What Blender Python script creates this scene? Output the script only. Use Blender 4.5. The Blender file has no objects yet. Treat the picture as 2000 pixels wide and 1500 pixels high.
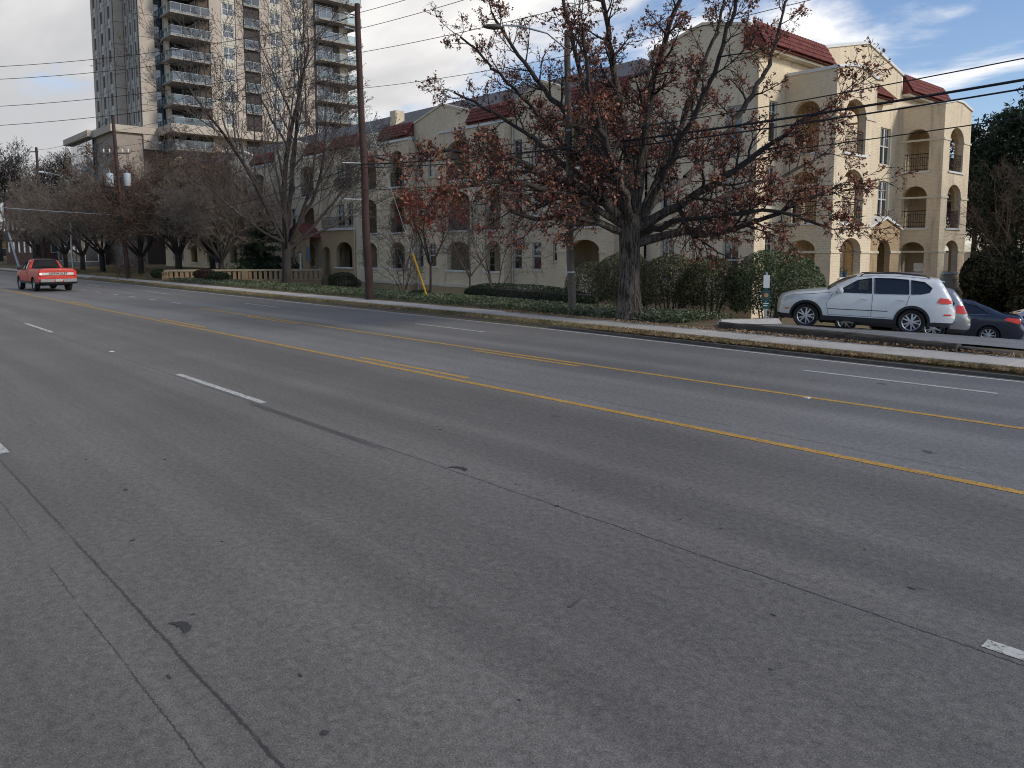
import bpy, bmesh, math, random
import numpy as np
from mathutils import Vector, Matrix
from mathutils.geometry import tessellate_polygon, delaunay_2d_cdt

SC = bpy.context.scene
COL = SC.collection
R = math.radians
PI = math.pi

# ------------------------------------------------------------------ camera
cam_data = bpy.data.cameras.new('camera')
cam = bpy.data.objects.new('camera', cam_data)
COL.objects.link(cam)
cam.location = (0, 0, 2.28)
cam.rotation_euler = (R(90 - 5.599), 0, R(48.19))
cam_data.sensor_width = 36
cam_data.lens = 27.54
cam_data.shift_y = -0.055
cam_data.clip_end = 4000
SC.camera = cam

# ------------------------------------------------------------------ sky, sun, exposure
SUN_AZ, SUN_EL = R(22), R(30)          # azimuth from +X towards +Y
sun_dir = Vector((math.cos(SUN_AZ) * math.cos(SUN_EL), math.sin(SUN_AZ) * math.cos(SUN_EL), math.sin(SUN_EL)))
world = bpy.data.worlds.new('World')
SC.world = world
world.use_nodes = True
wt = world.node_tree
wt.nodes.clear()
def wn(t, **k):
    n = wt.nodes.new(t)
    for a, b in k.items():
        setattr(n, a, b)
    return n
def wmath(op, a, b=None, clamp=False):
    n = wn('ShaderNodeMath', operation=op, use_clamp=clamp)
    for i, v in enumerate((a, b)):
        if v is None: continue
        if isinstance(v, (int, float)): n.inputs[i].default_value = v
        else: wt.links.new(v, n.inputs[i])
    return n.outputs[0]
sky = wn('ShaderNodeTexSky', sky_type='NISHITA', sun_disc=False)
sky.sun_elevation = SUN_EL
sky.sun_rotation = math.atan2(sun_dir.x, sun_dir.y)
sky.air_density = 1.0; sky.dust_density = 0.6; sky.ozone_density = 2.0
tc = wn('ShaderNodeTexCoord')
sep = wn('ShaderNodeSeparateXYZ'); wt.links.new(tc.outputs['Generated'], sep.inputs[0])
zc = wmath('ADD', wmath('MAXIMUM', sep.outputs[2], 0.0), 0.20)
comb = wn('ShaderNodeCombineXYZ')
wt.links.new(wmath('DIVIDE', sep.outputs[0], zc), comb.inputs[0])
wt.links.new(wmath('DIVIDE', sep.outputs[1], zc), comb.inputs[1])
def cloud_noise(scale, detail, rough, off, stretch=(1, 1, 1)):
    mp = wn('ShaderNodeMapping'); mp.inputs['Location'].default_value = off; mp.inputs['Scale'].default_value = stretch
    mp.inputs['Rotation'].default_value = (0, 0, R(-35))
    wt.links.new(comb.outputs[0], mp.inputs['Vector'])
    n = wn('ShaderNodeTexNoise'); n.inputs['Scale'].default_value = scale
    n.inputs['Detail'].default_value = detail; n.inputs['Roughness'].default_value = rough
    n.inputs['Distortion'].default_value = 0.25
    wt.links.new(mp.outputs[0], n.inputs['Vector'])
    return n.outputs['Fac']
def wramp(v, a, b):
    n = wn('ShaderNodeMapRange', interpolation_type='SMOOTHSTEP'); n.inputs['From Min'].default_value = a; n.inputs['From Max'].default_value = b
    wt.links.new(v, n.inputs['Value']); return n.outputs['Result']
CLOUD_OFF = (20.1, 9.4, 0)
# the cloud deck is closed towards the west (-X) and breaks up towards the sunny east
deck = wmath('MULTIPLY', wmath('ADD', wmath('MULTIPLY', sep.outputs[0], -1.0), -0.62), 0.40)
cover = wramp(wmath('ADD', cloud_noise(1.05, 9, 0.58, CLOUD_OFF, (1.0, 1.7, 1)), deck), 0.37, 0.57)
shade = wramp(wmath('ADD', cloud_noise(0.75, 7, 0.55, (8.2, 1.3, 0), (1.0, 1.6, 1)), wmath('MULTIPLY', deck, 2.0)), 0.38, 0.86)
ccol = wn('ShaderNodeMix', data_type='RGBA'); wt.links.new(shade, ccol.inputs['Factor'])
ccol.inputs['A'].default_value = (8.6, 8.3, 7.95, 1)
ccol.inputs['B'].default_value = (4.05, 4.08, 4.2, 1)
smix = wn('ShaderNodeMix', data_type='RGBA'); wt.links.new(cover, smix.inputs['Factor'])
sk2 = wn('ShaderNodeMix', data_type='RGBA', blend_type='MULTIPLY'); sk2.inputs['Factor'].default_value = 1
wt.links.new(sky.outputs[0], sk2.inputs['A']); sk2.inputs['B'].default_value = (.95, .97, 1.06, 1)
wt.links.new(sk2.outputs['Result'], smix.inputs['A']); wt.links.new(ccol.outputs['Result'], smix.inputs['B'])
bg = wn('ShaderNodeBackground'); bg.inputs['Strength'].default_value = 0.10
wt.links.new(smix.outputs['Result'], bg.inputs['Color'])
wo = wn('ShaderNodeOutputWorld'); wt.links.new(bg.outputs[0], wo.inputs['Surface'])

sun_l = bpy.data.lights.new('sun', 'SUN'); sun_l.energy = 1.5; sun_l.angle = R(11); sun_l.color = (1.0, 0.945, 0.865)
sun_o = bpy.data.objects.new('sun', sun_l); COL.objects.link(sun_o)
sun_o.rotation_euler = sun_dir.to_track_quat('Z', 'Y').to_euler()
sun_o.location = (0, 0, 60)

SC.view_settings.view_transform = 'Standard'
SC.view_settings.look = 'None'
SC.view_settings.exposure = 0.56
SC.view_settings.gamma = 1.0
SC.view_settings.use_curve_mapping = False
SC.cycles.max_bounces = 6
SC.cycles.transparent_max_bounces = 12
SC.cycles.sample_clamp_indirect = 4
SC.cycles.use_denoising = True
SC.cycles.denoising_prefilter = 'FAST'
SC.cycles.filter_width = 1.05

# ------------------------------------------------------------------ helpers
def tag(o, label=None, cat=None, group=None, kind=None):
    if label: o['label'] = label
    if cat: o['category'] = cat
    if group: o['group'] = group
    if kind: o['kind'] = kind
    return o
def thing(name, label, cat, loc=(0, 0, 0), rotz=0, group=None):
    o = bpy.data.objects.new(name, None); COL.objects.link(o)
    o.location = loc; o.rotation_euler = (0, 0, rotz); o.empty_display_size = 0.2
    return tag(o, label, cat, group)
def link(name, me, parent=None, loc=(0, 0, 0), rotz=0):
    o = bpy.data.objects.new(name, me); COL.objects.link(o)
    o.location = loc; o.rotation_euler = (0, 0, rotz)
    if parent is not None: o.parent = parent
    return o
def neg(v): return (-v[0], -v[1], -v[2])

class MB:
    def __init__(s): s.v = []; s.f = []; s.m = []; s.mi = 0
    def add(s, vs, fs):
        b = len(s.v); s.v.extend([tuple(p) for p in vs])
        for f in fs: s.f.append(tuple(b + i for i in f)); s.m.append(s.mi)
        return s
    def box(s, x0, x1, y0, y1, z0, z1):
        return s.add([(x0,y0,z0),(x1,y0,z0),(x1,y1,z0),(x0,y1,z0),(x0,y0,z1),(x1,y0,z1),(x1,y1,z1),(x0,y1,z1)],
                     [(0,3,2,1),(4,5,6,7),(0,1,5,4),(1,2,6,5),(2,3,7,6),(3,0,4,7)])
    def tube(s, pts, rad, n=8, cap=True):
        pts = [Vector(p) for p in pts]
        rads = rad if isinstance(rad, (list, tuple)) else [rad] * len(pts)
        vs = []; fs = []
        u = None
        for i, p in enumerate(pts):
            d = (pts[min(i+1, len(pts)-1)] - pts[max(i-1, 0)]).normalized()
            ref = Vector((0, 0, 1)) if abs(d.z) < .95 else Vector((1, 0, 0))
            if u is None: u = d.cross(ref).normalized()
            else:
                u = (u - d * u.dot(d)).normalized()
            w = d.cross(u)
            for k in range(n):
                a = 2 * PI * k / n
                vs.append(p + (u * math.cos(a) + w * math.sin(a)) * rads[i])
        for i in range(len(pts) - 1):
            for k in range(n):
                fs.append((i*n+k, i*n+(k+1) % n, (i+1)*n+(k+1) % n, (i+1)*n+k))
        if cap:
            fs.append(tuple(range(n-1, -1, -1))); fs.append(tuple((len(pts)-1)*n + k for k in range(n)))
        return s.add(vs, fs)
    def lathe(s, prof, axis='z', n=24, c=(0, 0, 0)):
        vs = []; fs = []
        for r, h in prof:
            for k in range(n):
                a = 2*PI*k/n; x, y = r*math.cos(a), r*math.sin(a)
                p = (x, y, h) if axis == 'z' else ((x, h, y) if axis == 'y' else (h, x, y))
                vs.append((p[0]+c[0], p[1]+c[1], p[2]+c[2]))
        for i in range(len(prof)-1):
            for k in range(n): fs.append((i*n+k, i*n+(k+1) % n, (i+1)*n+(k+1) % n, (i+1)*n+k))
        return s.add(vs, fs)
    def mesh(s, name, mats, smooth=False, angle=40):
        me = bpy.data.meshes.new(name); me.from_pydata(s.v, [], s.f)
        for m in (mats if isinstance(mats, (list, tuple)) else [mats]): me.materials.append(m)
        if len(me.materials) > 1: me.polygons.foreach_set('material_index', s.m)
        if smooth:
            me.polygons.foreach_set('use_smooth', [True] * len(me.polygons))
            try: me.set_sharp_from_angle(angle=R(angle))
            except Exception: pass
        me.update(); return me
    def obj(s, name, mats, parent=None, loc=(0, 0, 0), rotz=0, smooth=False, angle=40):
        return link(name, s.mesh(name, mats, smooth, angle), parent, loc, rotz)

def panel(mb, o, u, outline, holes, t):
    """solid wall slab; o origin, u horizontal unit vector; outward normal is (u.y,-u.x)."""
    o = Vector(o); u = Vector((u[0], u[1], 0)); n = Vector((u.y, -u.x, 0))
    loops = [[Vector((p[0], p[1], 0)) for p in outline]] + [[Vector((p[0], p[1], 0)) for p in h] for h in holes]
    flat = [p for l in loops for p in l]
    tris = tessellate_polygon(loops)
    N = len(flat)
    W = [o + u*p.x + Vector((0, 0, p.y)) for p in flat]
    vs = W + [p - n*t for p in W]
    fs = []
    for a, b, c in tris:
        ar = (flat[b].x-flat[a].x)*(flat[c].y-flat[a].y) - (flat[c].x-flat[a].x)*(flat[b].y-flat[a].y)
        if abs(ar) < 1e-9: continue
        if ar < 0: a, b, c = c, b, a
        fs.append((a, b, c)); fs.append((c+N, b+N, a+N))
    st = 0
    for l in loops:
        k = len(l)
        for i in range(k):
            a, b = st+i, st+(i+1) % k
            fs.append((a, a+N, b+N, b))
        st += k
    mb.add(vs, fs)
def rect(s0, s1, z0, z1): return [(s0, z0), (s1, z0), (s1, z1), (s0, z1)]
def arch(s0, s1, z0, zs, zt, n=12):
    c = (s0+s1)/2; r = (s1-s0)/2
    return [(s0, z0), (s1, z0)] + [(c + r*math.cos(PI*i/n), zs + (zt-zs)*math.sin(PI*i/n)) for i in range(n+1)]

def np_mesh(name, V, F, mats, smooth=False):
    V = np.asarray(V, np.float32).reshape(-1, 3); F = np.asarray(F, np.int32)
    me = bpy.data.meshes.new(name)
    me.vertices.add(len(V)); me.vertices.foreach_set('co', V.ravel())
    k = F.shape[1]
    me.loops.add(F.size); me.loops.foreach_set('vertex_index', F.ravel())
    me.polygons.add(len(F)); me.polygons.foreach_set('loop_start', np.arange(0, F.size, k, dtype=np.int32))
    try: me.polygons.foreach_set('loop_total', np.full(len(F), k, np.int32))
    except Exception: pass
    for m in (mats if isinstance(mats, (list, tuple)) else [mats]): me.materials.append(m)
    if smooth: me.polygons.foreach_set('use_smooth', np.ones(len(F), bool))
    me.update(calc_edges=True); me.validate()
    return me

# ------------------------------------------------------------------ materials
class NT:
    def __init__(s, name):
        s.m = bpy.data.materials.new(name); s.m.use_nodes = True
        s.t = s.m.node_tree; s.b = s.t.nodes['Principled BSDF']; s.L = s.t.links
    def n(s, t, **k):
        x = s.t.nodes.new(t)
        for a, b in k.items(): setattr(x, a, b)
        return x
    def val(s, sock, v):
        if isinstance(v, (int, float)): sock.default_value = v
        elif isinstance(v, (tuple, list)): sock.default_value = tuple(v) + ((1,) if len(v) == 3 and len(sock.default_value) == 4 else ())
        else: s.L.new(v, sock)
    def math(s, op, a, b=None, c=None, clamp=False):
        x = s.n('ShaderNodeMath', operation=op, use_clamp=clamp)
        for i, v in enumerate((a, b, c)):
            if v is not None: s.val(x.inputs[i], v)
        return x.outputs[0]
    def pos(s, local=False):
        if local: return s.n('ShaderNodeTexCoord').outputs['Object']
        return s.n('ShaderNodeNewGeometry').outputs['Position']
    def mapping(s, v, scale=(1, 1, 1), loc=(0, 0, 0)):
        x = s.n('ShaderNodeMapping'); x.inputs['Scale'].default_value = scale; x.inputs['Location'].default_value = loc
        s.L.new(v, x.inputs['Vector']); return x.outputs[0]
    def noise(s, v, scale, detail=5, rough=.55, dist=0):
        x = s.n('ShaderNodeTexNoise'); x.inputs['Scale'].default_value = scale; x.inputs['Detail'].default_value = detail
        x.inputs['Roughness'].default_value = rough; x.inputs['Distortion'].default_value = dist
        s.L.new(v, x.inputs['Vector']); return x.outputs['Fac']
    def rng(s, v, a, b, c=0., d=1., smooth=True):
        x = s.n('ShaderNodeMapRange'); x.interpolation_type = 'SMOOTHSTEP' if smooth else 'LINEAR'
        for i, q in enumerate((v, a, b, c, d)): s.val(x.inputs[i], q)
        return x.outputs[0]
    def mix(s, f, a, b, blend='MIX'):
        x = s.n('ShaderNodeMix', data_type='RGBA', blend_type=blend)
        s.val(x.inputs['Factor'], f); s.val(x.inputs['A'], a); s.val(x.inputs['B'], b); return x.outputs['Result']
    def scale(s, col, f):
        x = s.n('ShaderNodeVectorMath', operation='SCALE'); s.val(x.inputs[0], col if not isinstance(col, tuple) else col[:3]); s.val(x.inputs['Scale'], f); return x.outputs[0]
    def bump(s, h, strength=.3, dist=.02):
        x = s.n('ShaderNodeBump'); x.inputs['Strength'].default_value = strength; x.inputs['Distance'].default_value = dist
        s.L.new(h, x.inputs['Height']); s.L.new(x.outputs[0], s.b.inputs['Normal'])
    def done(s, col, rough=.8, metal=0., spec=.4):
        s.val(s.b.inputs['Base Color'], col); s.val(s.b.inputs['Roughness'], rough); s.b.inputs['Metallic'].default_value = metal
        s.b.inputs['Specular IOR Level'].default_value = spec
        return s.m
def mat(name, col, rough=.85, var=.15, vs=1.5, bump=0., bs=40., metal=0., spec=.35, local=False, dist=.02):
    t = NT(name); p = t.pos(local)
    f = t.rng(t.noise(p, vs, 6, .6), .25, .75, 1-var, 1+var, False)
    f2 = t.rng(t.noise(p, vs*9, 4, .6), .25, .75, 1-var*.6, 1+var*.6, False)
    c = t.scale(col, t.math('MULTIPLY', f, f2))
    if bump: t.bump(t.noise(p, bs, 5, .65), bump, dist)
    return t.done(c, rough, metal, spec)
def mat_leaf(name, cols, scale=6., rough=.65, trans=.25, spec=.3):
    t = NT(name); p = t.pos()
    r = t.n('ShaderNodeValToRGB'); cr = r.color_ramp
    while len(cr.elements) < len(cols): cr.elements.new(.5)
    for i, c in enumerate(cols):
        cr.elements[i].position = .28 + .44*i/max(1, len(cols)-1); cr.elements[i].color = tuple(c) + (1,)
    w = t.n('ShaderNodeTexWhiteNoise'); 
    sn = t.n('ShaderNodeVectorMath', operation='SNAP'); t.L.new(p, sn.inputs[0]); sn.inputs[1].default_value = (.09, .09, .09); t.L.new(sn.outputs[0], w.inputs['Vector'])
    f = t.math('ADD', t.math('MULTIPLY', t.noise(p, scale, 3), .6), t.math('MULTIPLY', w.outputs['Value'], .4))
    t.L.new(f, r.inputs['Fac'])
    m = t.done(r.outputs[0], rough, 0, spec)
    if trans:
        tr = t.n('ShaderNodeBsdfTranslucent'); t.L.new(r.outputs[0], tr.inputs['Color'])
        mx = t.n('ShaderNodeMixShader'); mx.inputs[0].default_value = trans
        t.L.new(t.b.outputs[0], mx.inputs[1]); t.L.new(tr.outputs[0], mx.inputs[2])
        t.L.new(mx.outputs[0], t.t.nodes['Material Output'].inputs['Surface'])
    return m
def mat_glass(name, tint=(.5, .55, .58), refl=.9, opac=.0, dark=(.02, .025, .03)):
    """thin pane: clear tint plus mirror reflection by angle, and an opaque dark film share."""
    t = NT(name); t.done(dark, .08, 0, .5)
    tr = t.n('ShaderNodeBsdfTransparent'); tr.inputs['Color'].default_value = tint + (1,)
    gl = t.n('ShaderNodeBsdfGlossy'); gl.inputs['Roughness'].default_value = .03; gl.inputs['Color'].default_value = (refl, refl, refl, 1)
    m0 = t.n('ShaderNodeMixShader'); m0.inputs[0].default_value = opac
    t.L.new(tr.outputs[0], m0.inputs[1]); t.L.new(t.b.outputs[0], m0.inputs[2])
    fr = t.n('ShaderNodeFresnel'); fr.inputs['IOR'].default_value = 1.6
    m1 = t.n('ShaderNodeMixShader'); t.L.new(t.math('MULTIPLY', fr.outputs[0], 1.4, clamp=True), m1.inputs[0])
    t.L.new(m0.outputs[0], m1.inputs[1]); t.L.new(gl.outputs[0], m1.inputs[2])
    t.L.new(m1.outputs[0], t.t.nodes['Material Output'].inputs['Surface'])
    return t.m
def mat_brick(name, col, bw=.21, bh=.075, bump=.5, var=.10, mortar=.82, dirt=.25):
    """painted brick on axis-aligned walls: courses in (x+y, z)."""
    t = NT(name); p = t.pos()
    s = t.n('ShaderNodeSeparateXYZ'); t.L.new(p, s.inputs[0])
    c = t.n('ShaderNodeCombineXYZ'); t.L.new(t.math('ADD', s.outputs[0], s.outputs[1]), c.inputs[0]); t.L.new(s.outputs[2], c.inputs[1])
    b = t.n('ShaderNodeTexBrick'); t.L.new(c.outputs[0], b.inputs['Vector'])
    b.inputs['Scale'].default_value = 1; b.inputs['Brick Width'].default_value = bw; b.inputs['Row Height'].default_value = bh
    b.inputs['Mortar Size'].default_value = .008; b.inputs['Mortar Smooth'].default_value = .4; b.inputs['Bias'].default_value = 0
    b.inputs['Color1'].default_value = (1, 1, 1, 1); b.inputs['Color2'].default_value = (.93, .93, .93, 1); b.inputs['Mortar'].default_value = (mortar,)*3 + (1,)
    f = t.rng(t.noise(p, .5, 6, .6), .25, .75, 1-var, 1+var, False)
    f2 = t.rng(t.noise(p, 14, 4, .7), .25, .75, 1-var, 1+var, False)
    streak = t.rng(t.noise(t.mapping(p, (2.2, 2.2, .22)), 1.0, 5, .6), .52, .78, 1, 1-dirt)
    k = t.math('MULTIPLY', t.math('MULTIPLY', f, f2), streak)
    cc = t.mix(1.0, b.outputs['Color'], t.scale(col, k), 'MULTIPLY')
    h = t.math('ADD', t.math('MULTIPLY', b.outputs['Fac'], -1.0), t.math('MULTIPLY', t.noise(p, 30, 5, .7), .9))
    t.bump(h, bump, .012)
    return t.done(cc, .85, 0, .25)

M = {}
M['cream'] = mat_brick('cream_painted_brick', (.78, .64, .44), dirt=.38)
M['tan'] = mat_brick('tan_painted_brick', (.50, .36, .20), dirt=.35)
M['cream_trim'] = mat('cream_trim', (.66, .58, .43), .75, .10, 1.2, .1, 30)
M['white_trim'] = mat('white_trim', (.70, .69, .65), .6, .08, 2, .05, 30)
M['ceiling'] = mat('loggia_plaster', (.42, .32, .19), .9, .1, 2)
M['win_white'] = mat('white_window_paint', (.62, .62, .58), .5, .06, 3)
M['glass'] = mat_glass('window_glass', (.55, .6, .62), .95, .25)
M['blind'] = mat('window_blind', (.55, .54, .5), .8, .12, 4)
M['room'] = mat('dark_room', (.05, .045, .04), .9, .1)
M['iron'] = mat('wrought_iron', (.022, .016, .015), .55, .2, 5, .1, 60, .3)
M['shingle'] = mat('grey_shingle', (.085, .088, .095), .9, .3, 3, .5, 30)
M['clay'] = mat('red_clay_tile', (.19, .054, .040), .8, .5, 4, .2, 40)
M['concrete'] = mat('concrete', (.42, .40, .36), .9, .16, 1.5, .25, 40)
M['wood_pole'] = mat('weathered_pole_wood', (.115, .098, .080), .9, .3, 1.5, .4, 25)
M['wood_red'] = mat('brown_pole_wood', (.062, .036, .029), .9, .3, 1.5, .4, 25)
M['galv'] = mat('galvanised_metal', (.42, .44, .45), .45, .12, 5, 0, 40, .7)
M['black_cable'] = mat('black_cable', (.012, .012, .014), .6, .1)
M['bark_dark'] = mat('dark_bark', (.042, .034, .029), .95, .35, 4, .7, 28, dist=.03)
t = NT('furrowed_bark'); p = t.pos()
fur = t.noise(t.mapping(p, (9, 9, 1.5)), 1.6, 7, .7, .6)
cc = t.mix(t.rng(fur, .38, .60), (.030, .025, .021), (.155, .130, .108)); cc = t.mix(t.rng(t.noise(p, 1.4, 4), .5, .7), cc, t.scale(cc, .7))
t.bump(fur, .9, .06); M['bark_grey'] = t.done(cc, .95, 0, .15)
M['bark_brown'] = mat('brown_bark', (.100, .080, .068), .95, .3, 5, .4, 30)
M['bark_red'] = mat('reddish_twig', (.115, .078, .055), .95, .3, 3, .3, 30)
M['rubber'] = mat('tyre_rubber', (.018, .018, .018), .85, .2, 8)
M['black_plastic'] = mat('black_plastic', (.025, .025, .026), .6, .15, 6)
M['chrome'] = mat('bright_metal', (.62, .62, .63), .22, .05, 4, 0, 40, 1.0)
M['alloy'] = mat('alloy_wheel', (.55, .56, .57), .3, .06, 6, 0, 40, .85)

# ================================================================== GROUND, ROAD, PAVEMENT
def sstep(a, b, x):
    t = min(1, max(0, (x-a)/(b-a))); return t*t*(3-2*t)
def ks(x): return -.38 * sstep(-19, -5, x)              # the kerb draws in towards the driveway
def ground_z(x, y):
    if y < 16.2: return -.06
    if y < 18.2: return .075 + .055*sstep(16.2, 16.9, y)
    lawn = .20 - .95*sstep(20.6, 28.5, y)
    far = .22 + .35*sstep(22, 30, y)
    lot = .27 - .43*sstep(18.2, 25.5, y)
    if y > 24.6: lot -= .125*(min(y, 36)-24.6)
    z = lawn + (far - lawn)*sstep(-60.5, -64.5, x)
    z = z + (lot - z)*sstep(-14.5, -12.8, x)
    if y > 60: z = z + (0.3 - z)*sstep(60, 90, y)
    return z
xs = [-1500, -900, -600, -400, -300, -240, -200, -180, -160] + list(np.arange(-150, -70, 4)) + list(np.arange(-70, 14, .9)) + [16, 20, 30, 45, 70, 120, 250, 600, 1500]
ys = [-1500, -600, -250, -100, -50, -25, -13, -12, 0, 15.9, 16.19, 16.21, 17.0, 18.15, 18.25] + list(np.arange(18.6, 42, .6)) + [43, 46, 50, 55, 60, 66, 74, 82, 92, 110, 150, 250, 500, 1000, 2200]
gv = [(x, y, ground_z(x, y) - .03) for y in ys for x in xs]
nx = len(xs)
gf = [(j*nx+i, j*nx+i+1, (j+1)*nx+i+1, (j+1)*nx+i) for j in range(len(ys)-1) for i in range(nx-1)]
t = NT('earth'); p = t.pos()
c = t.mix(t.rng(t.noise(p, .6, 6, .6), .4, .62), (.19, .14, .09), (.14, .13, .065))
c = t.mix(t.rng(t.noise(p, 9, 5, .7), .5, .7), c, (.28, .19, .11))
t.bump(t.noise(p, 12, 6, .7), .6, .05)
M['earth'] = t.done(c, .95, 0, .1)
ground = link('ground', np_mesh('ground', gv, gf, M['earth'], True)); tag(ground, 'brown earth and thin turf under the whole street', kind='structure')

# --- asphalt with aggregate, wheel tracks, joints that have cracked, tar spots
t = NT('road_asphalt'); p = t.pos()
s = t.n('ShaderNodeSeparateXYZ'); t.L.new(p, s.inputs[0])
agg = t.noise(p, 105, 4, .8)
v = t.n('ShaderNodeTexVoronoi'); v.inputs['Scale'].default_value = 110; t.L.new(p, v.inputs['Vector'])
patch = t.rng(t.noise(p, .35, 6, .6), .3, .7, .90, 1.09)
track = t.rng(t.noise(t.mapping(p, (.02, .75, 1)), 1.0, 5, .6), .32, .68, .78, 1.18)
mott = t.rng(t.noise(p, 16, 10, .86), .34, .66, .48, 1.58, False)
grain = t.rng(agg, .30, .70, .30, 1.8, False)
k = t.math('MULTIPLY', t.math('MULTIPLY', patch, track), t.math('MULTIPLY', mott, grain))
base = t.scale(t.mix(t.rng(t.math('ADD', s.outputs[1], t.math('MULTIPLY', t.noise(p, 2, 4), .12)), 8.3, 8.6), (.120, .109, .095), (.146, .138, .126)), k)
peb = t.rng(v.outputs['Distance'], .12, .30, 1., 0.)
base = t.mix(t.math('MULTIPLY', peb, t.rng(t.noise(p, 60, 3, .7), .50, .62)), base, (.36, .335, .295))
def crack(y0, width, wob, wscale, gapn=0.0):
    w = t.math('MULTIPLY', t.math('SUBTRACT', t.noise(t.mapping(p, (1, .05, 0)), wscale, 6, .7), .5), wob)
    w = t.math('ADD', w, t.math('MULTIPLY', t.math('SUBTRACT', t.noise(p, 26, 5, .75), .5), .05))
    d = t.math('ABSOLUTE', t.math('SUBTRACT', t.math('SUBTRACT', s.outputs[1], y0), w))
    fz = t.math('ADD', t.math('MULTIPLY', t.noise(p, 38, 5, .8), 2.4), -.30)
    m = t.math('MULTIPLY', t.rng(t.math('DIVIDE', d, fz), width*.25, width, 1, 0), .92)
    g = t.rng(t.noise(t.mapping(p, (.8, .05, 0), (y0, 0, 0)), 1.3, 4), .30+gapn, .42+gapn)
    return t.math('MULTIPLY', m, g)
dark = None
for y0, w, wob, wsc, gp in ((4.86, .015, .08, 2.2, 0), (1.42, .017, .05, 1.3, .04), (1.16, .008, .05, 1.0, .10), (8.86, .014, .12, 1.5, .08), (11.28, .012, .10, 1.5, .1), (13.98, .011, .10, 1.5, .06), (-2.0, .016, .1, 1.5, 0)):
    cm = crack(y0, w, wob, wsc, gp)
    dark = cm if dark is None else t.math('MAXIMUM', dark, cm)
seal = t.math('MULTIPLY', t.rng(t.math('ABSOLUTE', t.math('SUBTRACT', s.outputs[1], 4.80)), .02, .075, 1, 0),
              t.math('MULTIPLY', t.rng(s.outputs[0], -11.6, -11.0), t.rng(s.outputs[0], -8.2, -7.2, 1, 0)))
dark = t.math('MAXIMUM', dark, t.math('MULTIPLY', seal, .75))
oil = t.math('MULTIPLY', t.rng(t.noise(p, 3.1, 3, .5, .4), .685, .72), t.rng(t.noise(t.mapping(p, (.06, .5, 1)), 1.0, 3), .50, .60))
dark = t.math('MAXIMUM', dark, t.math('MULTIPLY', oil, .72))
c = t.mix(dark, base, (.022, .021, .021))
hgt = t.math('SUBTRACT', t.math('ADD', agg, t.math('MULTIPLY', peb, .4)), t.math('MULTIPLY', dark, 1.2))
t.bump(hgt, .35, .006)
M['asphalt'] = t.done(c, t.rng(dark, 0, 1, .66, .55), 0, .5)
mb = MB(); mb.add([(-420, -12, 0), (60, -12, 0)] + [(x, 16.22+ks(x), 0) for x in list(np.arange(60, -40, -1.5)) + [-60, -100, -420]], [tuple(range(2 + len(list(np.arange(60, -40, -1.5))) + 3))])
road = mb.obj('road', M['asphalt']); tag(road, 'grey five lane asphalt road with cracked joints', kind='structure')

def paint_mat(name, col, wear):
    t = NT(name); p = t.pos()
    w = t.math('MAXIMUM', t.rng(t.noise(p, 22, 6, .75), wear, wear+.06), t.rng(t.noise(t.mapping(p, (.6, 6, 1)), 4, 5, .7), wear+.05, wear+.1))
    cc = t.mix(w, t.scale(col, t.rng(t.noise(p, 6, 5, .7), .25, .75, .78, 1.12)), (.12, .115, .105))
    t.bump(t.noise(p, 75, 4, .75), .4, .006)
    return t.done(cc, .7, 0, .3)
M['white_paint'] = paint_mat('white_road_paint', (.52, .51, .455), .545)
M['yellow_paint'] = paint_mat('yellow_road_paint', (.50, .28, .055), .55)
def strip(name, x0, x1, y, w, m, z=.004, follow=False):
    mb = MB(); n = max(1, int(abs(x1-x0)/1.5)) if follow else 1
    X = [x0 + (x1-x0)*i/n for i in range(n+1)]
    off = [ks(x) if follow else 0 for x in X]
    mb.add([(x, y-w/2+o, z) for x, o in zip(X, off)] + [(x, y+w/2+o, z) for x, o in zip(X, off)], [(i, i+1, n+2+i, n+1+i) for i in range(n)])
    return mb.obj(name, m, road)
strip('yellow_line', -300, 40, 8.42, .13, M['yellow_paint'])
strip('yellow_line', -31.5, 40, 11.52, .12, M['yellow_paint'])
for a, b in ((-14.6, -10.9), (-27.4, -23.4), (-40, -36), (-52, -48.2), (-64, -60), (-2.2, 1.6)):
    strip('yellow_dash', a, b, 8.70, .13, M['yellow_paint'])
for a, b in ((-13.9, -10.6), (-26.5, -22.6), (0.0, 3.5)):
    strip('yellow_dash', a, b, 11.26, .12, M['yellow_paint'])
for i in range(7): strip('turn_dash', -36.0-i*3.1, -34.9-i*3.1, 11.9, .13, M['white_paint'])
for a, b in ((-1.42, 1.8), (-14.85, -11.15), (-28.6, -24.9), (-41.5, -37.8), (-54.5, -51)): strip('lane_dash', a, b, 4.97, .12, M['white_paint'])
for a, b in ((-13.9, -10.3), (-27.6, -23.9), (-1, 2.6)): strip('lane_dash', a, b, 1.50, .12, M['white_paint'])
for a, b in ((-7.35, -4.05), (-20.3, -16.9), (-33.2, -29.8), (-46.5, -43), (-59.5, -56)): strip('lane_dash', a, b, 14.08, .11, M['white_paint'])
strip('edge_line', -200, 40, 16.02, .11, M['white_paint'], .004, True)
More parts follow.
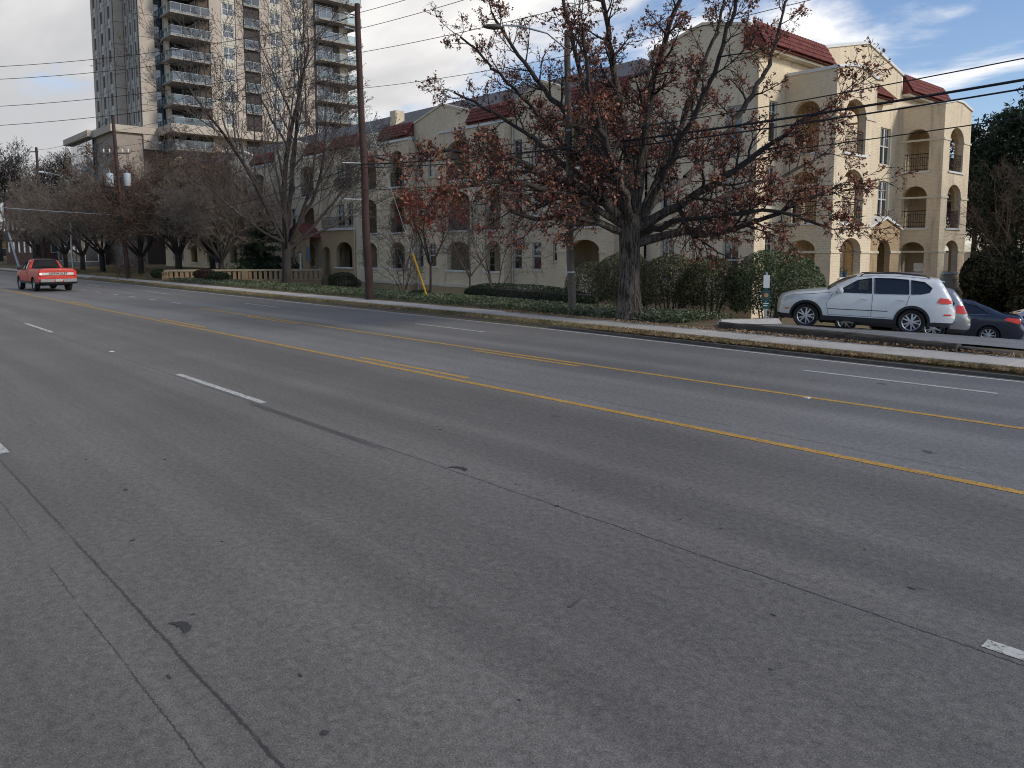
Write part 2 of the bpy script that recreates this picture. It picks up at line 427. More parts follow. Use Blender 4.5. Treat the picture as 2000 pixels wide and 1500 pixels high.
# raised lane markers and tar spots lying on the road
def blob(name, x, y, rx, ry, m, z, h=.0, seed=1, arc=None):
    rr = random.Random(seed); n = 18; mb = MB(); vs = [(x, y, z+h)]
    for k in range(n):
        a = 2*PI*k/n; q = .7 + .5*rr.random()
        if arc and math.cos(a-arc) > .55: q *= .35
        vs.append((x+rx*q*math.cos(a), y+ry*q*math.sin(a), z+.001))
    mb.add(vs, [(0, k+1, (k+1) % n + 1) for k in range(n)])
    return mb.obj(name, m, road)
M['tar'] = mat('fresh_tar', (.045, .043, .043), .7, .3, 20, .4, 60)
def crescent(x, y, r, a0, a1, w, seed):
    rr = random.Random(seed); n = 14; mb = MB(); vs = []
    for k in range(n+1):
        a = a0+(a1-a0)*k/n; h = w*math.sin(PI*(k+.6)/(n+1.2))*(.7+.6*rr.random())
        vs += [(x+(r-h)*math.cos(a), y+(r-h)*math.sin(a), .0045), (x+(r+h*.8)*math.cos(a), y+(r+h*.8)*math.sin(a), .0045)]
    mb.add(vs, [(2*k, 2*k+1, 2*k+3, 2*k+2) for k in range(n)]); mb.obj('tar_spot', M['tar'], road)
crescent(-6.36, 4.86, .13, R(35), R(165), .045, 3)
crescent(-4.74, 1.46, .11, R(40), R(160), .034, 5)
rr = random.Random(5)
for i in range(34):
    blob('tar_spot', -9.5+7.5*rr.random(), 1.0+5.2*rr.random(), .008+.024*rr.random()**2, .006+.018*rr.random()**2, M['tar'], .0035, .003, 20+i)
M['marker'] = mat('ceramic_marker', (.55, .50, .40), .5, .1, 6)
for x, y in ((-19.2, 4.99), (-5.9, 11.43)):
    mb = MB(); mb.add([(x-.05,y-.05,.004),(x+.05,y-.05,.004),(x+.05,y+.05,.004),(x-.05,y+.05,.004),(x-.03,y-.035,.02),(x+.03,y-.035,.02),(x+.03,y+.035,.02),(x-.03,y+.035,.02)], [(0,1,5,4),(1,2,6,5),(2,3,7,6),(3,0,4,7),(4,5,6,7)])
    mb.obj('lane_marker', M['marker'], road)

# --- kerb stones, verge, pavement slabs
M['kerb'] = mat('kerb_concrete_shaded', (.085, .076, .067), .95, .35, 2.5, .4, 30)  # dark colour carries the shade on the street face
kerb = thing('kerb', None, None, (-30, 16.3, 0)); tag(kerb, 'low concrete kerb between road and verge, shade painted into its colour', kind='structure')
x = 12.0; k = 0
while x > -120:
    L = 3.0 if x > -70 else 12
    a, b = x-L+.012, x
    mb = MB(); ya, yb = 16.24+ks(a), 16.24+ks(b); w = .13; z1 = .065 + .006*math.sin(k*2.1)
    mb.add([(a,ya,0),(b,yb,0),(b,yb+w,0),(a,ya+w,0),(a,ya+.02,z1),(b,yb+.02,z1),(b,yb+w,z1),(a,ya+w,z1)], [(0,1,5,4),(1,2,6,5),(2,3,7,6),(3,0,4,7),(4,5,6,7)])
    mb.obj('kerb_stone', M['kerb'], kerb, (30, -16.3, 0)); x -= L; k += 1
t = NT('pavement_concrete'); p = t.pos()
cc = t.scale((.46, .425, .37), t.math('MULTIPLY', t.rng(t.noise(p, .8, 6, .65), .25, .75, .78, 1.14), t.rng(t.noise(p, 24, 4, .7), .25, .75, .88, 1.1)))
cc = t.mix(t.rng(t.noise(p, 2.4, 5, .7), .62, .74), cc, (.30, .265, .215))
t.bump(t.noise(p, 60, 4, .7), .3, .006); M['pavement'] = t.done(cc, .9, 0, .2)
walk = thing('sidewalk', None, None, (-30, 17.6, 0)); tag(walk, 'pale concrete sidewalk of long slabs behind the verge', kind='structure')
x = 10.0; k = 0
while x > -110:
    L = 1.83 if x > -60 else 6
    a, b = x-L+.016, x
    ya, yb = 16.88+ks(a)*.95, 16.88+ks(b)*.95; y2a, y2b = 18.24+ks(a)*.5, 18.24+ks(b)*.5
    z = .15 + .004*math.sin(k*1.7)
    mb = MB(); mb.add([(a,ya,.05),(b,yb,.05),(b,y2b,.05),(a,y2a,.05),(a,ya,z),(b,yb,z),(b,y2b,z+.012),(a,y2a,z+.012)], [(0,1,5,4),(1,2,6,5),(2,3,7,6),(3,0,4,7),(4,5,6,7)])
    mb.obj('slab', M['pavement'], walk, (30, -17.6, 0)); x -= L; k += 1

# --- car park, sloping away from the street
t = NT('lot_asphalt'); p = t.pos()
cc = t.scale((.19, .188, .183), t.math('MULTIPLY', t.rng(t.noise(p, .6, 6, .6), .3, .7, .8, 1.15), t.rng(t.noise(p, 70, 4, .75), .22, .78, .6, 1.4, False)))
s = t.n('ShaderNodeSeparateXYZ'); t.L.new(p, s.inputs[0])
w = t.math('MULTIPLY', t.math('SUBTRACT', t.noise(p, .9, 6, .7), .5), 1.6)
d = t.math('ABSOLUTE', t.math('SUBTRACT', t.math('SUBTRACT', s.outputs[1], 20.2), w))
d2 = t.math('ABSOLUTE', t.math('SUBTRACT', t.math('ADD', t.math('MULTIPLY', s.outputs[0], .5), t.math('ADD', s.outputs[1], -18.4)), w))
cr = t.math('MAXIMUM', t.rng(d, .012, .035, 1, 0), t.rng(d2, .01, .03, 1, 0))
cc = t.mix(cr, cc, (.03, .03, .03)); t.bump(t.noise(p, 75, 4, .75), .5, .008)
M['lot'] = t.done(cc, .85, 0, .3)
lx = list(np.arange(-12.3, 14.1, 1.1)); ly = list(np.arange(18.45, 34, .5))
lv = [(x, y, ground_z(max(x, -12.6), y) + .006 + .015*math.sin(x*1.3)*math.sin(y*.9)) for y in ly for x in lx]
lf = [(j*len(lx)+i, j*len(lx)+i+1, (j+1)*len(lx)+i+1, (j+1)*len(lx)+i) for j in range(len(ly)-1) for i in range(len(lx)-1)]
lot = link('parking_lot', np_mesh('parking_lot', lv, lf, M['lot'], True)); tag(lot, 'worn grey asphalt parking lot sloping down from the sidewalk', kind='structure')
mb = MB()
mb.add([(-8.6, 21.9, ground_z(-8, 21.9)+.03), (-8.5, 22.0, ground_z(-8, 22)+.03), (-10.6, 23.2, ground_z(-10, 23.2)+.03), (-10.7, 23.1, ground_z(-10, 23.1)+.03)], [(0, 1, 2, 3)])
mb.obj('bay_line', M['white_paint'], lot)

# ================================================================== APARTMENT BUILDING (cream painted brick)
BO = (-45, 31.3, -.8)
apt = thing('apartment_building', 'long three storey cream painted brick apartment building with arched balconies and red tile eaves', 'building', BO)
AO = neg(BO)
def bpart(name, mb, m, smooth=False, kind=None, parent=None):
    o = mb.obj(name, m, parent or apt, AO if parent is None else (0, 0, 0), 0, smooth)
    if kind: o['kind'] = kind
    return o
WZ = [(1.2, 2.77), (4.3, 5.85), (7.2, 8.75)]                    # window sill / head of each storey
SILL = [1.05, 3.55, 6.70]; SPR = [2.28, 5.30, 8.45]; TOP = [2.88, 6.0, 9.15]
_wc = {}
def window_meshes(w, h, muntin=True, paired=False):
    key = (round(w, 2), round(h, 2), muntin, paired)
    if key in _wc: return _wc[key]
    fr = MB(); a = .055; y0, y1 = .09, .15
    fr.box(-w/2, -w/2+a, y0, y1, 0, h); fr.box(w/2-a, w/2, y0, y1, 0, h)
    fr.box(-w/2+a, w/2-a, y0, y1, 0, a); fr.box(-w/2+a, w/2-a, y0, y1, h-a, h)
    fr.box(-w/2+a, w/2-a, y0-.012, y1-.01, h*.5-.03, h*.5+.03)
    if paired: fr.box(-.06, .06, y0-.015, y1-.005, a, h-a)
    if muntin:
        for x in ((-w/4, w/4) if paired else (0,)): fr.box(x-.012, x+.012, y0+.01, y1-.012, h*.5+.03, h-a)
        fr.box(-w/2+a, w/2-a, y0+.012, y1-.014, h*.75-.012, h*.75+.012)
    pa = MB(); pa.add([(-w/2+.02, .125, .02), (w/2-.02, .125, .02), (w/2-.02, .125, h-.02), (-w/2+.02, .125, h-.02)], [(0, 1, 2, 3)])
    si = MB(); si.box(-w/2-.12, w/2+.12, -.07, .10, -.10, 0)
    li = MB(); li.box(-w/2-.10, w/2+.10, -.03, .02, h+.003, h+.16)
    _wc[key] = tuple(q.mesh(n, m) for q, n, m in ((fr, 'window', M['win_white']), (pa, 'pane', M['glass']), (si, 'sill', M['cream_trim'])))
    return _wc[key]
_bl = {}
wrng = random.Random(11)
def window(cx, y, z0, z1, w, facing='s', muntin=True, paired=False, parent=None, sill=True, blind=None, x_wall=None):
    """facing 's' wall plane y, centre x ; facing 'e' wall plane x = cx, centre y."""
    h = z1-z0; f, p, s = window_meshes(w, h, muntin, paired)
    o = link('window', f, apt, (cx-BO[0], y-BO[1], z0-BO[2]), 0 if facing == 's' else PI/2)
    link('pane', p, o)
    if sill: link('sill', s, o)
    b = wrng.choice((0, 0, .35, .5, .6, 1.0)) if blind is None else blind
    if b:
        k = (round(w, 2), round(h, 2), b)
        if k not in _bl:
            q = MB(); n = max(3, int(h*b/.06))
            for i in range(n):
                za = h-.06 - (h*b-.06)*i/n; zb = h-.06-(h*b-.06)*(i+.86)/n
                q.add([(-w/2+.06, .19, za), (w/2-.06, .19, za), (w/2-.06, .21, zb), (-w/2+.06, .21, zb)], [(0, 1, 2, 3)])
            _bl[k] = q.mesh('blind', M['blind'])
        link('blind', _bl[k], o)
    return o
def railing(p0, p1, z0, h=.95, parent=None):
    p0, p1 = Vector((p0[0], p0[1], 0)), Vector((p1[0], p1[1], 0)); d = p1-p0; L = d.length; u = d/L; n = Vector((u.y, -u.x, 0))
    mb = MB(); A = lambda s, z, o=0: tuple(p0+u*s+n*o+Vector((0, 0, z0+z)))
    for z, r in ((h, .022), (h*.78, .014), (.10, .016), (.30, .012)):
        mb.tube([A(0, z), A(L, z)], r, 5, False)
    k = max(4, int(L/.115))
    for i in range(k+1):
        s = L*i/k; mb.tube([A(s, .02), A(s, h)], .0095, 4, False)
        if i < k and i % 3 == 1:                                   # scrolled panels
            c = s+L/k*.5; r = .10
            mb.tube([A(c+r*math.cos(q*PI/6), h*.55+r*1.5*math.sin(q*PI/6), .012) for q in range(13)], .010, 4, False)
    return bpart('railing', mb, M['iron'])

# ---- parapet outline of the street front: gables between the bays
def gab(x0, x1, ze, zp): return [(x0, ze), ((x0+x1)/2, zp), (x1, ze)]
WL, WR, YW, YB = -96.0, -25.3, 31.3, 30.7
bays = [  # x0, x1, arches, base z
    (-87.2, -73.2, [(-86.1, -84.3), (-81.6, -78.4), (-75.6, -73.9)]),
    (-71.0, -66.4, [(-70.0, -67.4)]),
    (-61.6, -57.2, [(-60.6, -58.3)]),
    (-51.9, -44.85, [(-51.0, -48.95), (-47.2, -45.4)]),
    (-41.4, -35.0, [(-40.6, -38.25), (-36.75, -35.35)]),
    (-30.6, -27.0, [(-29.75, -27.5)]),
]
tiles = [(-85.7, -77.0), (-70.6, -66.7), (-60.2, -57.3), (-56.0, -52.0), (-48.8, -45.0), (-38.7, -34.7), (-30.2, -26.2)]
gables = [(-77.0, -70.6), (-66.7, -60.2), (-45.0, -38.7), (-34.7, -30.2)]
ZT = 10.85
outl = [(WL, -.9), (WR, -.9), (WR, ZT+.25)]
for a, b in sorted(gables, reverse=True): outl += [(b, ZT), ((a+b)/2, ZT+.85), (a, ZT)]
outl += [(WL, ZT)]
outl[2] = (WR, ZT)
holes = [rect(-55.2, -52.0, -.2, 3.1), rect(-56.95, -55.4, -.2, 2.7), rect(-60.0, -57.35, -.2, 3.0)][:2]
for x0, x1, ar in bays: holes.append(rect(x0+.3, x1-.3, .2, 9.6))
wins = []   # (cx, w, storeys)
for cx, w in ((-44.35, .55), (-43.0, .8), (-34.5, .75), (-32.85, .75), (-31.25, .55), (-64.8, .8), (-63.2, .8), (-72.2, .8), (-90.5, .8), (-93.0, .8)):
    for st in range(3):
        z0, z1 = WZ[st]
        if cx == -31.25: z0 += .5
        wins.append((cx, w, z0, z1)); holes.append(rect(cx-w/2, cx+w/2, z0, z1))
for st in (1, 2):                                                 # french windows above the entrance
    for cx in (-55.1, -53.6): holes.append(rect(cx-.55, cx+.55, WZ[st][0]-.1, WZ[st][1]+.1)); wins.append((cx, 1.1, WZ[st][0]-.1, WZ[st][1]+.1))
mb = MB(); panel(mb, (0, YW, 0), (1, 0), outl, holes, .3)
bpart('wall', mb, M['cream'])
for cx, w, z0, z1 in wins: window(cx, YW, z0, z1, w, muntin=True, paired=w > 1)
# capping along the gables, tan plinth, band course
for a, b in gables:
    m = (a+b)/2
    for p, q in (((a, ZT), (m, ZT+.85)), ((m, ZT+.85), (b, ZT))):
        mb = MB(); mb.add([(p[0], YW-.06, p[1]+.005), (q[0], YW-.06, q[1]+.005), (q[0], YW+.36, q[1]+.005), (p[0], YW+.36, p[1]+.005),
                (p[0], YW-.06, p[1]+.13), (q[0], YW-.06, q[1]+.13), (q[0], YW+.36, q[1]+.13), (p[0], YW+.36, p[1]+.13)],
               [(0,3,2,1),(4,5,6,7),(0,1,5,4),(1,2,6,5),(2,3,7,6),(3,0,4,7)]); bpart('coping', mb, M['cream_trim'])
def plinth(x0, x1, y): 
    mb = MB(); mb.box(x0, x1, y-.07, y-.003, -1.9, -.03); bpart('plinth', mb, M['tan'])
    mb = MB(); mb.box(x0, x1, y-.10, y-.002, -.026, .16); bpart('base_moulding', mb, M['cream_trim'])
cur = WL
for x0, x1, ar in bays:
    if x0-cur > .1: plinth(cur, x0, YW)
    cur = x1
plinth(cur, WR, YW)

def loggia(o, u, W, D, arches, side_arch=(False, False), ztop=10.0, zb=-.9, back=1.1, doors=True, gable=.0, base=True, railc=True, top_extra=None):
    """Projecting arched bay. o: corner on the wall plane at its start; u along the face; the bay projects D outwards and goes 'back' m behind the wall."""
    o = Vector((o[0], o[1], 0)); u = Vector((u[0], u[1], 0)); n = Vector((u.y, -u.x, 0)); t = .34
    F = o + n*D
    hs = []
    for s0, s1 in arches:
        for k in range(3): hs.append(arch(s0, s1, SILL[k], SPR[k], TOP[k]))
    ol = [(0, zb), (W, zb), (W, ztop), (W*.62, ztop+gable), (W*.38, ztop+gable), (0, ztop)] if gable else rect(0, W, zb, ztop)
    mb = MB(); panel(mb, F, u, ol, hs, t)
    # side cheeks
    for sd, sa in ((0, side_arch[0]), (1, side_arch[1])):
        dd = D - t
        sh = []
        if sa and dd > 1.2:
            for k in range(3): sh.append(arch(dd*.5-.66, dd*.5+.66, SILL[k], SPR[k], TOP[k]-.1))
        if sd == 0: panel(mb, o, (n.x, n.y), rect(0, dd, zb, ztop), sh, t*.9)
        else:       panel(mb, o + u*W + n*dd, (-n.x, -n.y), rect(0, dd, zb, ztop), sh, t*.9)
        if sh:
            e = .12 if sd == 0 else W-.12
            for k in range(3):
                P0 = o + u*e + n*(dd*.5-.65); P1 = o + u*e + n*(dd*.5+.65)
                if k: railing((P0.x, P0.y), (P1.x, P1.y), SILL[k]+.02)
                q = MB(); s0, s1 = (-.07, .2) if sd == 0 else (W-.2, W+.07)
                c0, c1 = dd*.5-.78, dd*.5+.78
                A0 = lambda s, d, z: tuple(o + u*s + n*d + Vector((0, 0, z)))
                z0, z1 = SILL[k]-.09, SILL[k]+.015
                q.add([A0(s0,c0,z0),A0(s1,c0,z0),A0(s1,c1,z0),A0(s0,c1,z0),A0(s0,c0,z1),A0(s1,c0,z1),A0(s1,c1,z1),A0(s0,c1,z1)], [(0,3,2,1),(4,5,6,7),(0,1,5,4),(1,2,6,5),(2,3,7,6),(3,0,4,7)])
                bpart('arch_sill', q, M['white_trim'])
    bpart('bay_wall', mb, M['cream'])
    # floors, ceiling, roof
    A = lambda s, d, z: tuple(o + u*s + n*d + Vector((0, 0, z)))
    def slab(z0, z1, s0=.3, s1=None, d0=-back, d1=None, m=None, name='floor_slab'):
        s1 = W-.3 if s1 is None else s1; d1 = D-t+.002 if d1 is None else d1
        q = MB(); q.add([A(s0,d0,z0),A(s1,d0,z0),A(s1,d1,z0),A(s0,d1,z0),A(s0,d0,z1),A(s1,d0,z1),A(s1,d1,z1),A(s0,d1,z1)], [(0,3,2,1),(4,5,6,7),(0,1,5,4),(1,2,6,5),(2,3,7,6),(3,0,4,7)])
        return bpart(name, q, m or M['ceiling'])
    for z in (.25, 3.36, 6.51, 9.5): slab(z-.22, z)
    slab(ztop-.12, ztop-.02, .31, W-.31, -.05, D-t+.001, M['shingle'], 'bay_roof')
    # rear wall of the loggia, its cheeks behind the wall
    hb = []; dl = []
    nb = max(1, len(arches))
    for i, (s0, s1) in enumerate(arches):
        c = (s0+s1)/2 + (.25 if i % 2 == 0 else -.2); w = .95
        if c-w/2 < .45 or c+w/2 > W-.45: c = min(max(c, .95), W-.95)
        for k in range(3):
            zf = (.25, 3.36, 6.51)[k]
            hb.append(rect(c-w/2, c+w/2, zf+.05, zf+2.2)); dl.append((c, w, zf+.05, zf+2.2))
    q = MB(); panel(q, o - n*back, u, rect(.02, W-.02, zb, 9.6), hb, .15)
    for s in (.02, W-.32):
        q.add([A(s,-back+.003,zb),A(s+.3,-back+.003,zb),A(s+.3,-.302,zb),A(s,-.302,zb),A(s,-back+.003,9.6),A(s+.3,-back+.003,9.6),A(s+.3,-.302,9.6),A(s,-.302,9.6)], [(0,3,2,1),(4,5,6,7),(0,1,5,4),(1,2,6,5),(2,3,7,6),(3,0,4,7)])
    bpart('loggia_wall', q, M['cream'])
    for c, w, z0, z1 in dl:
        P = o - n*back + u*c
        window(P.x, P.y, z0, z1, w, 's' if abs(u.x) > .5 else 'e', True, False, sill=False)
    # imposts, sills, rails
    edges = [0] + [e for a in arches for e in a] + [W]
    for k in range(3):
        for i in range(0, len(edges), 2):
            s0, s1 = edges[i], edges[i+1]
            a, b = s0 - (.05 if i == 0 else .035), s1 + (.05 if i == len(edges)-2 else .035)
            d1 = D+.05
            q = MB(); q.add([A(a,D+.002,SPR[k]-.10),A(b,D+.002,SPR[k]-.10),A(b,d1,SPR[k]-.10),A(a,d1,SPR[k]-.10),A(a,D+.002,SPR[k]),A(b,D+.002,SPR[k]),A(b,d1,SPR[k]),A(a,d1,SPR[k])], [(0,3,2,1),(4,5,6,7),(0,1,5,4),(1,2,6,5),(2,3,7,6),(3,0,4,7)]); bpart('impost_band', q, M['cream_trim'])
        if D > 1:
            for s, e in ((W+.002, W+.05), (-.05, -.002)):
                q = MB(); q.add([A(s,.0,SPR[k]-.10),A(e,.0,SPR[k]-.10),A(e,D+.001,SPR[k]-.10),A(s,D+.001,SPR[k]-.10),A(s,.0,SPR[k]),A(e,.0,SPR[k]),A(e,D+.001,SPR[k]),A(s,D+.001,SPR[k])], [(0,3,2,1),(4,5,6,7),(0,1,5,4),(1,2,6,5),(2,3,7,6),(3,0,4,7)]); bpart('impost_band', q, M['cream_trim'])
    for s0, s1 in arches:
        for k in range(3):
            q = MB(); a, b = s0-.14, s1+.14
            q.add([A(a,D-.20,SILL[k]-.09),A(b,D-.20,SILL[k]-.09),A(b,D+.08,SILL[k]-.09),A(a,D+.08,SILL[k]-.09),A(a,D-.20,SILL[k]+.015),A(b,D-.20,SILL[k]+.015),A(b,D+.08,SILL[k]+.015),A(a,D+.08,SILL[k]+.015)], [(0,3,2,1),(4,5,6,7),(0,1,5,4),(1,2,6,5),(2,3,7,6),(3,0,4,7)])
            bpart('arch_sill', q, M['white_trim'])
            if k: 
                p0, p1 = A(s0+.01, D-.12, 0), A(s1-.01, D-.12, 0); railing(p0, p1, SILL[k]+.02)
    # coping on top
    q = MB()
    pts = [(-.06, ztop), (W*.38, ztop+gable), (W*.62, ztop+gable), (W+.06, ztop)] if gable else [(-.06, ztop), (W+.06, ztop)]
    for (a, za), (b, zb2) in zip(pts, pts[1:]):
        q.add([A(a,D-.38,za+.004),A(b,D-.38,zb2+.004),A(b,D+.07,zb2+.004),A(a,D+.07,za+.004),A(a,D-.38,za+.14),A(b,D-.38,zb2+.14),A(b,D+.07,zb2+.14),A(a,D+.07,za+.14)], [(0,3,2,1),(4,5,6,7),(0,1,5,4),(1,2,6,5),(2,3,7,6),(3,0,4,7)])
    if D > 1:
        for s, e in ((-.06, .36), (W-.36, W+.06)):
            q.add([A(s,.02,ztop+.002),A(e,.02,ztop+.002),A(e,D-.385,ztop+.002),A(s,D-.385,ztop+.002),A(s,.02,ztop+.137),A(e,.02,ztop+.137),A(e,D-.385,ztop+.137),A(s,D-.385,ztop+.137)], [(0,3,2,1),(4,5,6,7),(0,1,5,4),(1,2,6,5),(2,3,7,6),(3,0,4,7)])
    bpart('bay_coping', q, M['white_trim'])
    if base:
        q = MB(); a, b = -.04, W+.04
        q.add([A(a,0,-.9),A(b,0,-.9),A(b,D+.06,-.9),A(a,D+.06,-.9),A(a,0,-.02),A(b,0,-.02),A(b,D+.06,-.02),A(a,D+.06,-.02)], [(0,3,2,1),(4,5,6,7),(0,1,5,4),(1,2,6,5),(2,3,7,6),(3,0,4,7)])
        bpart('bay_plinth', q, M['tan'])
        q = MB(); q.add([A(a-.03,0,-.015),A(b+.03,0,-.015),A(b+.03,D+.10,-.015),A(a-.03,D+.10,-.015),A(a-.03,0,.18),A(b+.03,0,.18),A(b+.03,D+.10,.18),A(a-.03,D+.10,.18)], [(0,3,2,1),(4,5,6,7),(0,1,5,4),(1,2,6,5),(2,3,7,6),(3,0,4,7)])
        bpart('base_moulding', q, M['cream_trim'])

for x0, x1, ar in bays:
    loggia((x0, YW), (1, 0), x1-x0, YW-YB, [(a-x0, b-x0) for a, b in ar], ztop=9.75, back=1.8)

# ---- red clay tile eaves: rows of barrel tiles as real rolls
def tile_eave(o, u, W, z0, z1, out, name='tile_eave', hipL=0, hipR=0, pitch=.20):
    o = Vector((o[0], o[1], 0)); u = Vector((u[0], u[1], 0)); n = Vector((u.y, -u.x, 0))
    courses = 4; cols = max(4, int(W/pitch)); V = []; Fq = []
    dw = W/cols; k = 5
    for c in range(courses):
        f0, f1 = c/courses, (c+1)/courses + .06
        for i in range(cols):
            s = (i+.5)*dw
            l0, l1 = hipL*(f0+f1)/2, W-hipR*(f0+f1)/2
            if s < l0 or s > l1: continue
            b = len(V)
            for f, lift in ((f0, .055), (min(f1, 1.0), .02)):
                for q in range(k+1):
                    a = PI*q/k
                    rr_ = dw*.5
                    d = out*(1-f) + .02; z = z0+(z1-z0)*f
                    lf = lift + math.sin(a)*rr_*.75
                    p = o + u*(s-rr_*math.cos(a)) + n*(d+lf*.8) + Vector((0, 0, z+lf*.6))
                    V.append(tuple(p))
            for q in range(k): Fq.append((b+q, b+q+1, b+k+2+q, b+k+1+q))
    me = np_mesh(name, V, Fq, M['clay'], True)
    ob = link(name, me, apt, AO); ob['kind'] = 'stuff'
    q = MB(); A = lambda s, d, z: tuple(o + u*s + n*d + Vector((0, 0, z)))
    q.add([A(0,0,z0-.03),A(W,0,z0-.03),A(W,out,z0-.03),A(0,out,z0-.03),A(hipL,0,z1),A(W-hipR,0,z1)], [(0,3,2,1),(3,2,5,4),(0,4,3),(1,2,5),(0,1,5,4)])
    bpart('eave_backing', q, M['clay'])
    q = MB(); m = int(W/.25)                                       # ridge caps
    for i in range(max(1, m)):
        s0 = hipL + (W-hipL-hipR)*i/m; s1 = hipL + (W-hipL-hipR)*(i+1.1)/m
        q.tube([A(s0, .04, z1+.03), A(min(s1, W-hipR), .04, z1+.015)], [.085, .068], 7, True)
    bpart('ridge_tiles', q, M['clay'], True, 'stuff')
    q = MB(); q.add([A(-.02,.003,z0-.14),A(W+.02,.003,z0-.14),A(W+.02,out*.75,z0-.14),A(-.02,out*.75,z0-.14),A(-.02,.003,z0-.035),A(W+.02,.003,z0-.035),A(W+.02,out*.75,z0-.035),A(-.02,out*.75,z0-.035)], [(0,3,2,1),(4,5,6,7),(0,1,5,4),(1,2,6,5),(2,3,7,6),(3,0,4,7)])
    bpart('eave_soffit', q, M['cream_trim'])
for a, b in tiles: tile_eave((a, YW), (1, 0), b-a, 10.05, 10.95, .55)

# ---- main shingle roof
mb = MB(); x0, x1 = WL, -25.6
mb.add([(x0, YW+.31, ZT-.15), (x1, YW+.31, ZT-.15), (x1-5.5, 38.5, 13.9), (x0, 38.5, 13.9), (x1, 45.5, ZT-.15), (x0, 45.5, ZT-.15)], [(0, 1, 2, 3), (3, 2, 4, 5), (1, 4, 2)])
bpart('roof', mb, M['shingle'])
mb = MB(); mb.box(-52.4, -51.6, 34.2, 35.0, 11.6, 13.0); bpart('chimney', mb, M['cream'])
mb = MB(); panel(mb, (WR, 45.5, 0), (-1, 0), rect(0, WR-WL, -.9, ZT), [], .3); panel(mb, (WL, 45.2, 0), (0, -1), rect(0, 45.2-YW-.3, -.9, ZT), [], .3)
bpart('rear_wall', mb, M['cream'])

# ---- entrance porch: flat roofed arch and a small gabled arch with white columns
mb = MB(); panel(mb, (-57.15, 30.55, 0), (1, 0), rect(0, 5.2, -.9, 3.85), [arch(2.55, 4.95, 1.05, 2.2, 2.95), arch(.35, 1.6, .3, 2.0, 2.6)], .3)
bpart('porch_wall', mb, M['tan'])
mb = MB(); mb.box(-57.25, -51.9, 30.42, 31.25, 3.86, 4.02); bpart('porch_cornice', mb, M['white_trim'])
mb = MB(); mb.box(-54.8, -52.1, 30.4, 30.85, .94, 1.05); bpart('arch_sill', mb, M['white_trim'])
railing((-57.0, 30.65), (-52.0, 30.65), 4.03, .85)
railing((-55.9, 31.22), (-52.9, 31.22), 7.0, .9)
mb = MB(); panel(mb, (-60.4, 29.3, 0), (1, 0), [(0, -.4), (3.3, -.4), (3.3, 3.3), (1.65, 4.35), (0, 3.3)], [arch(.75, 2.55, .1, 2.1, 2.85)], .3)
bpart('porch_wall', mb, M['tan'])
mb = MB()
for p, q in (((-60.5, 3.28), (-58.75, 4.38)), ((-58.75, 4.38), (-57.0, 3.28))):
    mb.add([(p[0], 29.2, p[1]), (q[0], 29.2, q[1]), (q[0], 31.2, q[1]), (p[0], 31.2, p[1]), (p[0], 29.2, p[1]+.12), (q[0], 29.2, q[1]+.12), (q[0], 31.2, q[1]+.12), (p[0], 31.2, p[1]+.12)], [(0,3,2,1),(4,5,6,7),(0,1,5,4),(1,2,6,5),(2,3,7,6),(3,0,4,7)])
bpart('porch_roof', mb, M['clay'])
for x in (-59.62, -57.88):
    mb = MB(); mb.lathe([(.13, .1), (.13, .22), (.085, .3), (.075, 1.9), (.12, 2.0), (.12, 2.1)], 'z', 12, (x, 29.18, 0)); bpart('column', mb, M['white_trim'], True)
M['plaque'] = mat('blue_plaque', (.16, .22, .30), .5, .1)
mb = MB(); mb.box(-57.0, -56.55, 29.22, 29.29, 1.5, 2.4); mb.lathe([(.0, 0), (.225, 0), (.225, .06)], 'y', 16, (-56.775, 29.225, 2.4)); bpart('plaque', mb, M['plaque'])

# ---- right wing: street return and gabled end facade
YS, XE = 31.8, -19.2
zc = 11.95
mb = MB()
hol = []
rw = []
for cx in (-24.0, -20.4):
    for st in range(3):
        z0, z1 = WZ[st]; z0 -= .35 if st == 0 else .1
        hol.append(rect(cx-.42, cx+.42, z0, z1+.1)); rw.append((cx, z0, z1+.1))
panel(mb, (0, YS, 0), (1, 0), [(-25.32, -1.7), (XE, -1.7), (XE, 12.15), (-22.2, 12.75), (-25.32, zc)], hol, .3)
bpart('wall', mb, M['cream'])
for cx, z0, z1 in rw: window(cx, YS, z0, z1, .84)
mb = MB()
for p, q in (((-25.36, zc), (-22.2, 12.75)), ((-22.2, 12.75), (XE-.45, 12.24))):
    mb.add([(p[0], YS-.07, p[1]+.004), (q[0], YS-.07, q[1]+.004), (q[0], YS+.38, q[1]+.004), (p[0], YS+.38, p[1]+.004), (p[0], YS-.07, p[1]+.13), (q[0], YS-.07, q[1]+.13), (q[0], YS+.38, q[1]+.13), (p[0], YS+.38, p[1]+.13)], [(0,3,2,1),(4,5,6,7),(0,1,5,4),(1,2,6,5),(2,3,7,6),(3,0,4,7)])
bpart('coping', mb, M['cream_trim'])
plinth(-25.3, XE, YS)
YE0, YE1 = 32.102, 53.0
hol = [rect(34.4-0, 37.8, .2, 9.6), rect(46.9, 50.3, .2, 9.6)]
ew = []
for cy in (33.1, 39.5, 45.0):
    for st in range(3):
        if cy != 33.1 and st == 0: continue
        z0, z1 = WZ[st]; w = .72 if cy == 33.1 else 1.3
        z0 -= .0 if cy == 33.1 else .15
        hol.append(rect(cy-w/2, cy+w/2, z0, z1+.3)); ew.append((cy, w, z0, z1+.3))
hol = [[(p[0], p[1]) for p in h] for h in hol]
hol.append(rect(41.75, 42.9, .4, 2.7))
